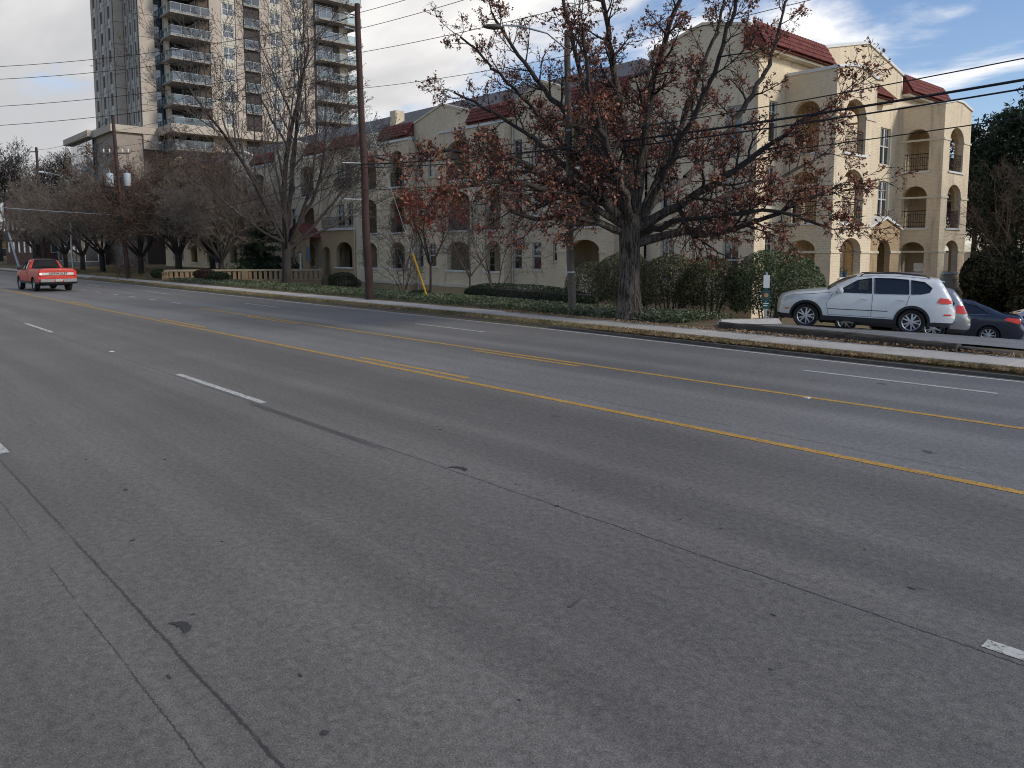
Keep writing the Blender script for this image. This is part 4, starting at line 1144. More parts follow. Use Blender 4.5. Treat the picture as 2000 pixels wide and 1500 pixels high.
        for mb, nm, m in ((body, 'body', s.pm), (trim, 'lower_cladding', M[S.get('clad_mat', 'black_plastic')])):
            if not mb.f: continue
            me = mb.mesh(nm, m)
            bm = bmesh.new(); bm.from_mesh(me); bmesh.ops.remove_doubles(bm, verts=bm.verts, dist=.002)
            loose = [v for v in bm.verts if not v.link_faces]; bmesh.ops.delete(bm, geom=loose, context='VERTS')
            bmesh.ops.recalc_face_normals(bm, faces=bm.faces); bm.to_mesh(me); bm.free()
            me.polygons.foreach_set('use_smooth', [True]*len(me.polygons)); me.set_sharp_from_angle(angle=R(48)); link(nm, me, s.root)
        # underside, wheel wells
        q = MB(); w = S['W']-.12; q.box(.25-s.c0, s.L-.3-s.c0, -w+.1, w-.1, zs-.02, zs+.06)
        for h in s.hx:
            for sd in (-1, 1):
                ys = (sd*(S['W']-.03), sd*(S['W']-.42)); vs = []
                for y in ys: vs += [(h-s.c0+(r1+.004)*math.cos(PI*i/14), y, s.hr+(r1+.004)*math.sin(PI*i/14)) for i in range(15)]
                q.add(vs, [(i, i+1, 16+i, 15+i) for i in range(14)] + [tuple(range(15, 30))])
        q.obj('underbody', M['black_plastic'], s.root)
        # wheels
        tw = S.get('tyre_w', .24)
        tyre, rim = wheel_meshes(s.hr, S['rim'], tw, S.get('spokes', 5), S.get('rim_mat', 'alloy'))
        for h in s.hx:
            for sd in (-1, 1):
                e = thing('wheel', None, None, (h-s.c0, sd*(S['W']-tw/2-.015), s.hr), 0 if sd < 0 else PI); e.parent = s.root
                link('tyre', tyre, e); link('rim', rim, e)
        # seats and steering wheel seen through the glass
        for sx in S.get('seats', ()):
            for sy in (-.38, .38):
                q = MB(); b = S['belt']; x = sx-s.c0
                q.box(x-.08, x+.10, sy-.22, sy+.22, zs+.2, b+.12); q.box(x-.02, x+.10, sy-.12, sy+.12, b+.15, b+.34)
                q.obj('seat', M['seat'], s.root)
        if S.get('seats'):
            q = MB(); x = S['seats'][0]-s.c0-.55; b = S['belt']
            q.tube([(x-.05*math.cos(a), -.38+.18*math.sin(a), b+.02+.16*math.cos(a)) for a in [2*PI*i/16 for i in range(17)]], .018, 5, False); q.obj('steering_wheel', M['black_plastic'], s.root)
            q = MB(); q.box(x-.45, x-.1, -.7, .7, b-.25, b+.0); q.obj('dashboard', M['black_plastic'], s.root)
    def capP(s, i, c, off=0.):
        p, n, k = s.td[i], s.nrm[i], s.cr[i]
        w = s.W(p[0], p[1]); g = (1-c*c)*k + off
        return (p[0]+n[0]*g-s.c0, c*w, p[1]+n[1]*g)
    def side_patch(s, name, pts, m, off=.008, sides=(-1, 1), parent=None):
        for sd in sides:
            d = densify(pts+[pts[0]], .07)[:-1]; V = [Vector(p) for p in d]; n = len(V)
            E = [(i, (i+1) % n) for i in range(n)]
            xs_ = [p[0] for p in d]; zs_ = [p[1] for p in d]
            for a in np.arange(min(xs_), max(xs_), .06):
                for b in np.arange(min(zs_), max(zs_), .05):
                    if pip(d, a, b): V.append(Vector((a, b)))
            vo, eo, fo = delaunay_2d_cdt(V, E, [], 1, 1e-5)[:3]
            mb = MB(); mb.add([s.P(v.x, v.y, sd, off) for v in vo], [tuple(f) for f in fo])
            mb.obj(name, m, s.root, smooth=True)
    def cap_patch(s, name, z0, z1, c0, c1, m, off=.012, tail=True):
        rows = [i for i, p in enumerate(s.td) if z0 <= p[1] <= z1 and (p[0] > s.L*.6 if tail else p[0] < s.L*.3)]
        if len(rows) < 2: return
        n = 7; mb = MB(); vs = [s.capP(i, c0+(c1-c0)*j/(n-1), off) for i in rows for j in range(n)]
        mb.add(vs, [(a*n+j, a*n+j+1, (a+1)*n+j+1, (a+1)*n+j) for a in range(len(rows)-1) for j in range(n-1)])
        return mb.obj(name, m, s.root, smooth=True)
    def seam(s, pts, r=.006):
        for sd in (-1, 1):
            q = MB(); q.tube([s.P(p[0], p[1], sd, -.001) for p in densify(pts, .08)], r, 4, False); q.obj('door_seam', M['black_plastic'], s.root)
    def handles(s, hs):
        for x, z in hs:
            for sd in (-1, 1):
                q = MB(); q.tube([s.P(x-.10, z, sd, .01), s.P(x-.05, z, sd, .035), s.P(x+.05, z, sd, .035), s.P(x+.10, z, sd, .01)], .016, 6); q.obj('door_handle', s.pm, s.root, smooth=True)
    def mirrors(s, x, z, m=None):
        for sd in (-1, 1):
            b = s.P(x, z, sd); q = MB(); q.lathe([(0, -.12), (.07, -.10), (.095, -.02), (.095, .06), (.08, .10), (0, .11)], 'y', 14, (b[0], b[1]+sd*.14, b[2]+.06))
            q.tube([b, (b[0], b[1]+sd*.1, b[2]+.03)], .03, 6); q.obj('wing_mirror', m or s.pm, s.root, smooth=True)

_wh = {}
def wheel_meshes(R_, rr_, w, spokes, rm):
    key = (R_, rr_, w, spokes, rm)
    if key in _wh: return _wh[key]
    q = MB(); h = w/2
    q.lathe([(rr_, -h*.75), (R_*.90, -h), (R_*.975, -h*.82), (R_, -h*.5), (R_, h*.5), (R_*.975, h*.82), (R_*.9, h), (rr_, h*.75), (rr_*.9, 0), (rr_, -h*.75)], 'y', 40)
    ty = q.mesh('tyre', M['rubber'], True, 50)
    q = MB(); y = -h*.72
    q.lathe([(rr_*.90, 0), (rr_*.93, y*.9), (rr_*1.0, y*1.02), (rr_*1.03, y*1.0), (rr_*1.0, y*.7)], 'y', 36)
    q.lathe([(0, y*.98), (rr_*.12, y*1.0), (rr_*.17, y*.9), (rr_*.17, y*.3)], 'y', 16)
    for k in range(spokes):
        for da in ((-.16, .16) if spokes <= 6 else (0,)):
            a0 = 2*PI*k/spokes + da*.4; a1 = 2*PI*k/spokes + da*1.5
            p0 = Vector((math.cos(a0), 0, math.sin(a0)))*rr_*.14; p1 = Vector((math.cos(a1), 0, math.sin(a1)))*rr_*.94
            d = (p1-p0).normalized(); n = Vector((-d.z, 0, d.x)); w0 = rr_*(.10 if spokes <= 6 else .09); w1 = rr_*.075
            q.add([p0+n*w0+Vector((0, y*.92, 0)), p0-n*w0+Vector((0, y*.92, 0)), p1-n*w1+Vector((0, y*.86, 0)), p1+n*w1+Vector((0, y*.86, 0)),
                   p0+n*w0+Vector((0, y*.5, 0)), p0-n*w0+Vector((0, y*.5, 0)), p1-n*w1+Vector((0, y*.5, 0)), p1+n*w1+Vector((0, y*.5, 0))],
                  [(0,1,2,3),(0,3,7,4),(1,5,6,2),(3,2,6,7),(0,4,5,1)])
    ri = q.mesh('rim', M[rm], True, 40)
    me = ri
    # dark brake backing
    b = MB(); b.lathe([(0, y*.35), (rr_*.88, y*.35)], 'y', 24)
    bm = bmesh.new(); bm.from_mesh(me); 
    me.materials.append(M['black_plastic']); n0 = len(me.polygons)
    bm2 = b.mesh('disc', M['black_plastic']); bm.from_mesh(bm2); bm.to_mesh(me); bm.free()
    for i in range(n0, len(me.polygons)): me.polygons[i].material_index = 1
    _wh[key] = (ty, ri); return _wh[key]

# ---- white SUV
SUV = dict(cat='suv', L=4.86, W=.965, nf=(1.05, .30), hubs=(.79, 3.723), tyre=.375, rim=.255, arch=.415, clad=.075, sill=.28, trim_z=.42, belt=1.13, tumble=.40, tyre_w=.27, seats=(2.15, 3.05),
    top=[('bumper', [(.16, .26), (.03, .36), (.0, .55), (.015, .78), (.09, .93)]),
         ('hood', [(.09, .93), (.22, 1.00), (.55, 1.08), (1.0, 1.14), (1.38, 1.19)]),
         ('windshield', [(1.38, 1.19), (1.75, 1.43), (2.18, 1.645)]),
         ('roof', [(2.18, 1.645), (2.6, 1.715), (3.1, 1.73), (3.7, 1.71), (4.15, 1.665), (4.42, 1.635)]),
         ('rear_window', [(4.42, 1.635), (4.55, 1.45), (4.71, 1.17)]),
         ('tailgate', [(4.71, 1.17), (4.76, 1.04), (4.79, .85)]),
         ('bumper', [(4.79, .85), (4.84, .78), (4.86, .60), (4.81, .42), (4.66, .30), (4.5, .28)])],
    windows=[('clear', [(1.62, 1.155), (2.20, 1.53), (2.58, 1.61), (2.60, 1.165)]),
             ('dark', [(2.68, 1.165), (2.66, 1.615), (3.15, 1.625), (3.58, 1.605), (3.60, 1.19)]),
             ('dark', [(3.67, 1.195), (3.65, 1.60), (4.0, 1.555), (4.20, 1.40), (4.14, 1.27), (3.95, 1.215)])])
suv = Car('white_suv', 'white sport utility vehicle with tinted windows parked nose left in the lot', SUV, (0, 0, 0), 0, M['white_car'])
suv.side_patch('tail_lamp', [(4.36, .99), (4.42, 1.13), (4.72, 1.10), (4.74, .97), (4.5, .95)], M['tail_red'], .012)
for c0, c1 in ((-1, -.58), (.58, 1)): suv.cap_patch('tail_lamp', .96, 1.12, c0, c1, M['tail_red'])
suv.side_patch('head_lamp', [(.06, .80), (.14, .93), (.42, .99), (.38, .90)], M['lamp_clear'], .010)
suv.side_patch('side_marker', [(4.55, .66), (4.75, .665), (4.75, .625), (4.55, .62)], M['tail_red'], .010)
suv.side_patch('side_marker', [(.16, .58), (.28, .59), (.28, .55), (.16, .54)], M['amber'], .010)
suv.side_patch('door_strip', [(1.40, .645), (3.06, .665), (3.06, .645), (1.40, .625)], M['black_plastic'], .016)
suv.cap_patch('number_plate', .86, 1.02, -.28, .28, M['plate'], .014)
suv.cap_patch('lower_valance', .40, .56, -.8, .8, M['black_plastic'], .012)
for c in (-.62, .62):
    q = MB(); i = min(range(len(suv.td)), key=lambda k: abs(suv.td[k][1]-.47) + (9 if suv.td[k][0] < 3 else 0)); p = suv.capP(i, c, .0)
    q.lathe([(.035, -.1), (.055, .0), (.05, .05), (.038, .05), (.03, -.08)], 'x', 14, p); q.obj('exhaust_tip', M['chrome'], suv.root, smooth=True)
suv.seam([(1.42, .46), (1.36, .80), (1.52, 1.10)]); suv.seam([(2.62, .46), (2.63, 1.13)]); suv.seam([(3.36, .62), (3.55, .86), (3.62, 1.15)]); suv.seam([(1.42, .46), (3.25, .46)])
suv.seam([(.30, 1.0), (.9, 1.06), (1.45, 1.13)], .005)
suv.handles([(2.42, .985), (3.42, 1.01)]); suv.mirrors(1.72, 1.14)
for sd in (-1, 1):
    q = MB(); q.tube([suv.P(2.25, 1.64, sd, -.03), (2.35-suv.c0, sd*.66, 1.735), (3.2-suv.c0, sd*.66, 1.785), (4.0-suv.c0, sd*.64, 1.735), (4.15-suv.c0, sd*.64, 1.68)], .018, 6); q.obj('roof_rail', M['black_plastic'], suv.root, smooth=True)
q = MB(); q.add([(4.30-suv.c0, -.60, 1.665), (4.30-suv.c0, .60, 1.665), (4.56-suv.c0, .56, 1.605), (4.56-suv.c0, -.56, 1.605), (4.32-suv.c0, -.60, 1.63), (4.32-suv.c0, .60, 1.63), (4.55-suv.c0, .56, 1.58), (4.55-suv.c0, -.56, 1.58)], [(0,1,2,3),(7,6,5,4),(0,3,7,4),(1,5,6,2),(2,6,7,3),(0,4,5,1)]); q.obj('roof_spoiler', M['white_car'], suv.root)
q = MB(); q.lathe([(0, 0), (.045, 0), (.05, .012)], 'x', 16, (4.80-suv.c0+.01, 0, 1.07)); q.obj('badge', M['chrome'], suv.root)
SUV_ANG = R(26.5); SUV_POS = (-11.06, 24.34)
def tilt_place(car, x, y, ang, z=None, slope=None):
    """stand a car on the sloping lot"""
    dx, dy = math.cos(ang), math.sin(ang); h = 1.4
    g = lambda a, b: ground_z(max(a, -12.6), b) + .01
    zf, zr = g(x-dx*h, y-dy*h), g(x+dx*h, y+dy*h)
    car.root.location = (x, y, (zf+zr)/2)
    car.root.rotation_euler = (0, -math.atan2(zr-zf, 2*h), ang)
tilt_place(suv, *SUV_POS, SUV_ANG)

# ---- silver SUV beside it
SV2 = dict(SUV); SV2['L'] = 4.75; SV2['hubs'] = (.9, 3.65); SV2['W'] = .93
SV2['top'] = [('bumper', [(.16, .26), (.03, .36), (.0, .55), (.015, .78), (.09, .95)]), ('hood', [(.09, .95), (.22, 1.02), (.55, 1.09), (1.0, 1.14), (1.30, 1.18)]),
    ('windshield', [(1.30, 1.18), (1.7, 1.45), (2.1, 1.66)]), ('roof', [(2.1, 1.66), (2.6, 1.74), (3.2, 1.75), (3.8, 1.73), (4.2, 1.68)]),
    ('rear_window', [(4.2, 1.68), (4.42, 1.40), (4.56, 1.10)]), ('tailgate', [(4.56, 1.10), (4.64, .95), (4.68, .80)]), ('bumper', [(4.68, .80), (4.74, .74), (4.75, .55), (4.70, .40), (4.5, .28)])]
SV2['windows'] = [('clear', [(1.55, 1.15), (2.15, 1.55), (2.5, 1.62), (2.52, 1.16)]), ('dark', [(2.60, 1.16), (2.58, 1.63), (3.4, 1.63), (3.42, 1.18)]), ('dark', [(3.50, 1.18), (3.48, 1.62), (3.95, 1.58), (4.22, 1.25), (4.15, 1.20)])]
sv2 = Car('silver_suv', 'silver sport utility vehicle mostly hidden behind the white one', SV2, (0, 0, 0), 0, M['silver_car'])
sv2.side_patch('tail_lamp', [(4.25, .95), (4.30, 1.22), (4.48, 1.20), (4.60, .93)], M['tail_red'], .012)
for c0, c1 in ((-1, -.66), (.66, 1)): sv2.cap_patch('tail_lamp', .93, 1.2, c0, c1, M['tail_red'])
sv2.cap_patch('number_plate', .80, .94, -.28, .28, M['plate'], .014)
sv2.seam([(2.55, .46), (2.56, 1.12)]); sv2.handles([(2.35, 1.0), (3.3, 1.02)]); sv2.mirrors(1.65, 1.14)
tilt_place(sv2, -11.85, 28.5, SUV_ANG)

# ---- dark sedan and pale hatchback further down the lot
SED = dict(cat='car', L=4.80, W=.915, hubs=(.95, 3.745), tyre=.325, rim=.225, arch=.365, clad=.0, sill=.20, trim_z=.22, belt=.98, tumble=.50, tyre_w=.22, seats=(2.2, 3.05), spokes=9,
    top=[('bumper', [(.2, .18), (.05, .26), (.0, .45), (.03, .62), (.12, .72)]), ('hood', [(.12, .72), (.3, .80), (.8, .90), (1.35, .97)]), ('windshield', [(1.35, .97), (1.75, 1.20), (2.15, 1.385)]),
         ('roof', [(2.15, 1.385), (2.5, 1.45), (2.9, 1.465), (3.3, 1.42)]), ('rear_window', [(3.3, 1.42), (3.75, 1.25), (4.2, 1.065)]),
         ('tailgate', [(4.2, 1.065), (4.45, 1.045), (4.62, 1.03), (4.68, .98), (4.70, .80)]), ('bumper', [(4.70, .80), (4.78, .72), (4.80, .52), (4.74, .32), (4.55, .20)])],
    windows=[('clear', [(1.62, .985), (2.15, 1.30), (2.48, 1.365), (2.50, .995)]), ('dark', [(2.57, .995), (2.55, 1.37), (2.95, 1.38), (3.35, 1.30), (3.72, 1.06), (3.6, 1.02)])])
sed = Car('dark_sedan', 'dark navy sedan with red tail lamps parked behind the silver sport utility vehicle', SED, (0, 0, 0), 0, M['navy_car'])
sed.side_patch('tail_lamp', [(4.12, .90), (4.25, .985), (4.62, .96), (4.66, .80), (4.55, .79)], M['tail_red'], .012)
for c0, c1 in ((-1, -.5), (.5, 1)): sed.cap_patch('tail_lamp', .80, .96, c0, c1, M['tail_red'])
sed.seam([(2.53, .36), (2.54, .96)]); sed.seam([(3.40, .60), (3.62, .98)]); sed.handles([(2.38, .84), (3.30, .86)]); sed.mirrors(1.78, .98)
q = MB(); q.tube([sed.P(1.62, .985, -1, .006), sed.P(2.6, .985, -1, .006), sed.P(3.7, 1.03, -1, .006)], .012, 4); q.obj('chrome_strip', M['chrome'], sed.root)
tilt_place(sed, -10.75, 30.5, R(24))
HAT = dict(SED); HAT['spokes'] = 7
hat = Car('pale_car', 'pale silver car cut off by the picture edge beyond the dark sedan', HAT, (0, 0, 0), 0, M['grey_car'])
hat.side_patch('tail_lamp', [(4.12, .90), (4.25, .985), (4.62, .96), (4.66, .80)], M['tail_red'], .012)
hat.side_patch('head_lamp', [(.10, .60), (.2, .72), (.6, .80), (.5, .70)], M['lamp_clear'], .010); hat.mirrors(1.78, .98)
tilt_place(hat, -8.6, 33.2, R(24))

# ---- red pickup driving away in the turn lane
PK = dict(cat='pickup truck', L=5.35, W=.975, hubs=(.95, 4.05), tyre=.385, rim=.21, arch=.45, clad=.0, sill=.42, trim_z=.56, belt=1.20, tumble=.42, tyre_w=.26, seats=(2.15,), spokes=8, nr=(.3, .02),
    top=[('bumper', [(.14, .42), (.02, .48), (.0, .62), (.02, .80), (.05, 1.02)]), ('hood', [(.05, 1.02), (.2, 1.08), (.8, 1.13), (1.40, 1.17)]), ('windshield', [(1.40, 1.17), (1.65, 1.43), (1.92, 1.69)]),
         ('roof', [(1.92, 1.69), (2.2, 1.765), (2.6, 1.775), (2.86, 1.74)]), ('rear_window', [(2.86, 1.74), (2.93, 1.50), (3.0, 1.27)]),
         ('bed', [(3.0, 1.27), (3.9, 1.275), (5.18, 1.28)]), ('tailgate', [(5.18, 1.28), (5.22, 1.24), (5.22, 1.0), (5.21, .70)]), ('bumper', [(5.21, .70), (5.33, .69), (5.35, .60), (5.33, .52), (5.2, .45)])],
    windows=[('clear', [(1.60, 1.22), (1.98, 1.62), (2.15, 1.66), (2.18, 1.22)]), ('clear', [(2.25, 1.22), (2.22, 1.665), (2.72, 1.64), (2.80, 1.22)])], rear_glass='truck_rear_glass', clad_mat='black_plastic')
pk = Car('red_pickup_truck', 'red pickup truck with black roof and white lettered tailgate driving away in the turn lane', PK, (-52.7, 10.25, 0), R(3), M['red_truck'])
q = MB(); q.box(3.1-pk.c0, 5.1-pk.c0, -.82, .82, 1.285, 1.30); q.obj('bed_cover', M['black_plastic'], pk.root)
q = MB()
q.add([(x-pk.c0, y, z) for x in (1.95, 2.88) for y, z in ((-.62, 1.76), (-.3, 1.825), (.3, 1.825), (.62, 1.76))], [(0, 1, 5, 4), (1, 2, 6, 5), (2, 3, 7, 6), (4, 5, 6, 7), (3, 2, 1, 0)]); q.obj('roof_panel', M['black_plastic'], pk.root)
M['tail_band'] = mat('tailgate_band', (.62, .60, .55), .4, .06, 8)
xr = 5.235-pk.c0 + .05
q = MB(); q.box(xr, xr+.012, -.80, .80, .93, 1.07); band = q.obj('tailgate_band', M['tail_band'], pk.root)
fc = bpy.data.curves.new('lettering', 'FONT'); fc.body = 'CHEVROLET'; fc.size = .15; fc.extrude = .004; fc.offset = .006; fc.align_x = 'CENTER'; fc.align_y = 'CENTER'; fc.space_character = 1.18
tmp = bpy.data.objects.new('lettering', fc); COL.objects.link(tmp); bpy.context.view_layer.update()
lme = bpy.data.meshes.new_from_object(tmp.evaluated_get(bpy.context.evaluated_depsgraph_get())); bpy.data.objects.remove(tmp)
lme.materials.clear(); lme.materials.append(M['black_plastic'])
lo = link('lettering', lme, band, (xr+.018, 0, 1.0)); lo.rotation_euler = (PI/2, 0, PI/2)
for sd in (-1, 1):
    q = MB(); q.box(xr-.05, xr+.015, sd*.86-.07, sd*.86+.07, .90, 1.16); q.obj('tail_lamp', M['tail_red'], pk.root)
t = NT('brake_lamp_lit'); t.done((.8, .2, .12), .4); t.b.inputs['Emission Color'].default_value = (1, .55, .4, 1); t.b.inputs['Emission Strength'].default_value = 2.5; M['brake'] = t.m
q = MB(); q.lathe([(0, .02), (.06, .018), (.065, .0)], 'x', 14, (xr, -.86, 1.0)); q.obj('brake_light', M['brake'], pk.root)
q = MB(); q.box(5.30-pk.c0, 5.44-pk.c0, -.90, .90, .55, .72); q.obj('rear_bumper', mat('dull_bumper', (.26, .26, .25), .45, .1, 4, 0, 40, .6), pk.root)
q = MB(); q.box(5.442-pk.c0, 5.452-pk.c0, -.17, .17, .57, .71); q.obj('number_plate', M['plate'], pk.root)
q = MB(); q.tube([(5.3-pk.c0, 0, .48), (5.55-pk.c0, 0, .50)], .03, 6); q.lathe([(0, -.03), (.03, 0), (0, .03)], 'z', 8, (5.55-pk.c0, 0, .55)); q.obj('tow_hitch', M['black_plastic'], pk.root)
q = MB(); q.tube([(4.05-pk.c0, -.85, .36), (4.05-pk.c0, .85, .36)], .06, 8); q.lathe([(0, -.2), (.14, -.1), (.17, 0), (.14, .1), (0, .2)], 'y', 12, (4.05-pk.c0, .1, .36)); q.obj('rear_axle', M['black_plastic'], pk.root)
q = MB(); q.tube([(5.22-pk.c0, 0, 1.2), (5.24-pk.c0, 0, 1.2)], .06, 8); q.obj('tailgate_handle', M['black_plastic'], pk.root)
pk.seam([(1.45, .6), (1.42, 1.15)]); pk.seam([(2.85, .6), (2.86, 1.2)]); pk.seam([(3.02, .6), (3.02, 1.24)]); pk.handles([(2.65, 1.05)]); pk.mirrors(1.62, 1.22, M['black_plastic'])

# ================================================================== TREES AND PLANTS
class Tree:
    def __init__(s, seed): s.r = random.Random(seed); s.segs = []; s.tips = []
    def seg(s, a, b, ra, rb): s.segs.append((a[0], a[1], a[2], b[0], b[1], b[2], ra, rb))
    def branch(s, p, d, L, r, lv, sp):
        """sp: dict of lists per level: step, kids, ang, lenr, wander, trop, rmin ; recursion stops at sp['n']"""
        R_ = s.r; g = R_.gauss
        n = max(2, int(L/sp['step'][lv]+.5)); st = L/n; wa = sp['wander'][lv]; tr = sp['trop'][lv]; rmin = sp['rmin']
        last = lv == sp['n']-1
        kids = 0 if last else sp['kids'][lv]*(.75+.5*R_.random())
        start = sp['bare'][lv]; r1 = max(rmin, r*sp['taper'][lv])
        dx, dy, dz = d; x, y, z = p; acc = 0.
        for i in range(n):
            dx += g(0, wa); dy += g(0, wa); dz += g(0, wa) + tr
            l = math.sqrt(dx*dx+dy*dy+dz*dz) or 1; dx /= l; dy /= l; dz /= l
            q = (x+dx*st, y+dy*st, z+dz*st)
            ra = max(rmin, r+(r1-r)*i/n); rb = max(rmin, r+(r1-r)*(i+1)/n)
            s.segs.append((x, y, z, q[0], q[1], q[2], ra, rb)); x, y, z = q
            f = (i+1)/n
            if not last and f > start:
                acc += kids/(n*(1-start))
                while acc >= 1 or (acc > 0 and R_.random() < acc*.5 and acc > .6):
                    acc -= 1; s.kid((x, y, z), (dx, dy, dz), L, rb, lv, sp, f)
            if last or lv >= sp.get('leaf_from', 9): s.tips.append((x, y, z, lv))
        if not last and r1 > rmin*1.2 or not last: 
            s.kid((x, y, z), (dx, dy, dz), L*.9, max(rmin, rb), lv, sp, 1.0, .45)
    def kid(s, p, d, L, r, lv, sp, f, am=1.):
        R_ = s.r; a = sp['ang'][lv]*am*(.7+.6*R_.random())
        ux, uy, uz = R_.gauss(0, 1), R_.gauss(0, 1), R_.gauss(0, 1)
        k = ux*d[0]+uy*d[1]+uz*d[2]; ux -= k*d[0]; uy -= k*d[1]; uz -= k*d[2]
        l = math.sqrt(ux*ux+uy*uy+uz*uz) or 1; c, sn = math.cos(a), math.sin(a)/l
        nd = (d[0]*c+ux*sn, d[1]*c+uy*sn, d[2]*c+uz*sn)
        nl = L*sp['lenr'][lv]*(.6+.6*R_.random())*(1.12-.45*f)
        s.branch(p, nd, nl, max(sp['rmin'], r*sp['rad'][lv]), lv+1, sp)
    def limb(s, pts, r0, r1, lv, sp, kids, start=.15, lenk=2.6):
        pts = [Vector(p) for p in pts]; Ls = [(b-a).length for a, b in zip(pts, pts[1:])]; T = sum(Ls); acc = 0; run = 0; R_ = s.r
        for i, (a, b) in enumerate(zip(pts, pts[1:])):
            m = max(1, int(Ls[i]/.35)); prev = a
            for j in range(m):
                f = (run+Ls[i]*(j+1)/m)/T
                q = a.lerp(b, (j+1)/m) + Vector((R_.gauss(0, .035), R_.gauss(0, .035), R_.gauss(0, .035)))
                if i == len(Ls)-1 and j == m-1: pass
                ra, rb = r0+(r1-r0)*((run+Ls[i]*j/m)/T)**.8, r0+(r1-r0)*f**.8
                s.seg(prev, q, ra, rb); d = (q-prev).normalized(); prev = q
                if f > start:
                    acc += kids/(T*(1-start))*Ls[i]/m
                    while acc >= 1:
                        acc -= 1; s.kid(tuple(q), tuple(d), lenk*(1.15-.5*f), rb, lv, sp, .2)
            run += Ls[i]
        s.kid(tuple(pts[-1]), tuple(d), lenk, r1, lv, sp, .2, .35)
    def wood(s, name, m, k_small=3, lim=.03):
        A = np.array(s.segs, np.float64)
        Vs = []; Fs = []; base = 0
        for k, sel in ((9, A[:, 6] > .09), (6, (A[:, 6] <= .09) & (A[:, 6] > lim)), (k_small, A[:, 6] <= lim)):
            B = A[sel]
            if not len(B): continue
            p0, p1 = B[:, 0:3], B[:, 3:6]; d = p1-p0; ln = np.linalg.norm(d, axis=1)[:, None]+1e-9; d = d/ln
            p1 = p1 + d*np.minimum(.35*B[:, 7:8], .04)
            ref = np.where(np.abs(d[:, 2:3]) < .92, np.array([[0, 0, 1.]]), np.array([[1., 0, 0]]))
            u = np.cross(d, ref); u /= np.linalg.norm(u, axis=1)[:, None]+1e-9; w = np.cross(d, u)
            an = 2*np.pi*np.arange(k)/k
            ring = u[:, None, :]*np.cos(an)[None, :, None] + w[:, None, :]*np.sin(an)[None, :, None]
            V = np.stack([p0[:, None]+ring*B[:, 6][:, None, None], p1[:, None]+ring*B[:, 7][:, None, None]], 1)
            n = len(B); i0 = (np.arange(n)*2*k)[:, None]; j = np.arange(k)[None]
            F = np.stack([i0+j, i0+(j+1) % k, i0+k+(j+1) % k, i0+k+j], -1).reshape(-1, 4)
            Vs.append(V.reshape(-1, 3)); Fs.append(F+base); base += V.size//3
        return np_mesh(name, np.concatenate(Vs), np.concatenate(Fs), m, True)
def split_wood(tr, name, m, lim):
    """trunk and crown as two meshes"""
    big = Tree(0); big.segs = [q for q in tr.segs if q[6] > lim]; sm = Tree(0); sm.segs = [q for q in tr.segs if q[6] <= lim]
    return (big.wood('trunk', m) if big.segs else None), (sm.wood('crown', m) if sm.segs else None)
def plant_tree(name, label, loc, trunk, crown, leaves=None, rot=0, sc=1., group=None, cat='tree'):
    o = thing(name, label, cat, loc, rot, group); o.scale = (sc, sc, sc)
    if trunk: link('trunk', trunk, o)
    if crown: link('crown', crown, o)
    if leaves: link('leaves', leaves, o)
    return o

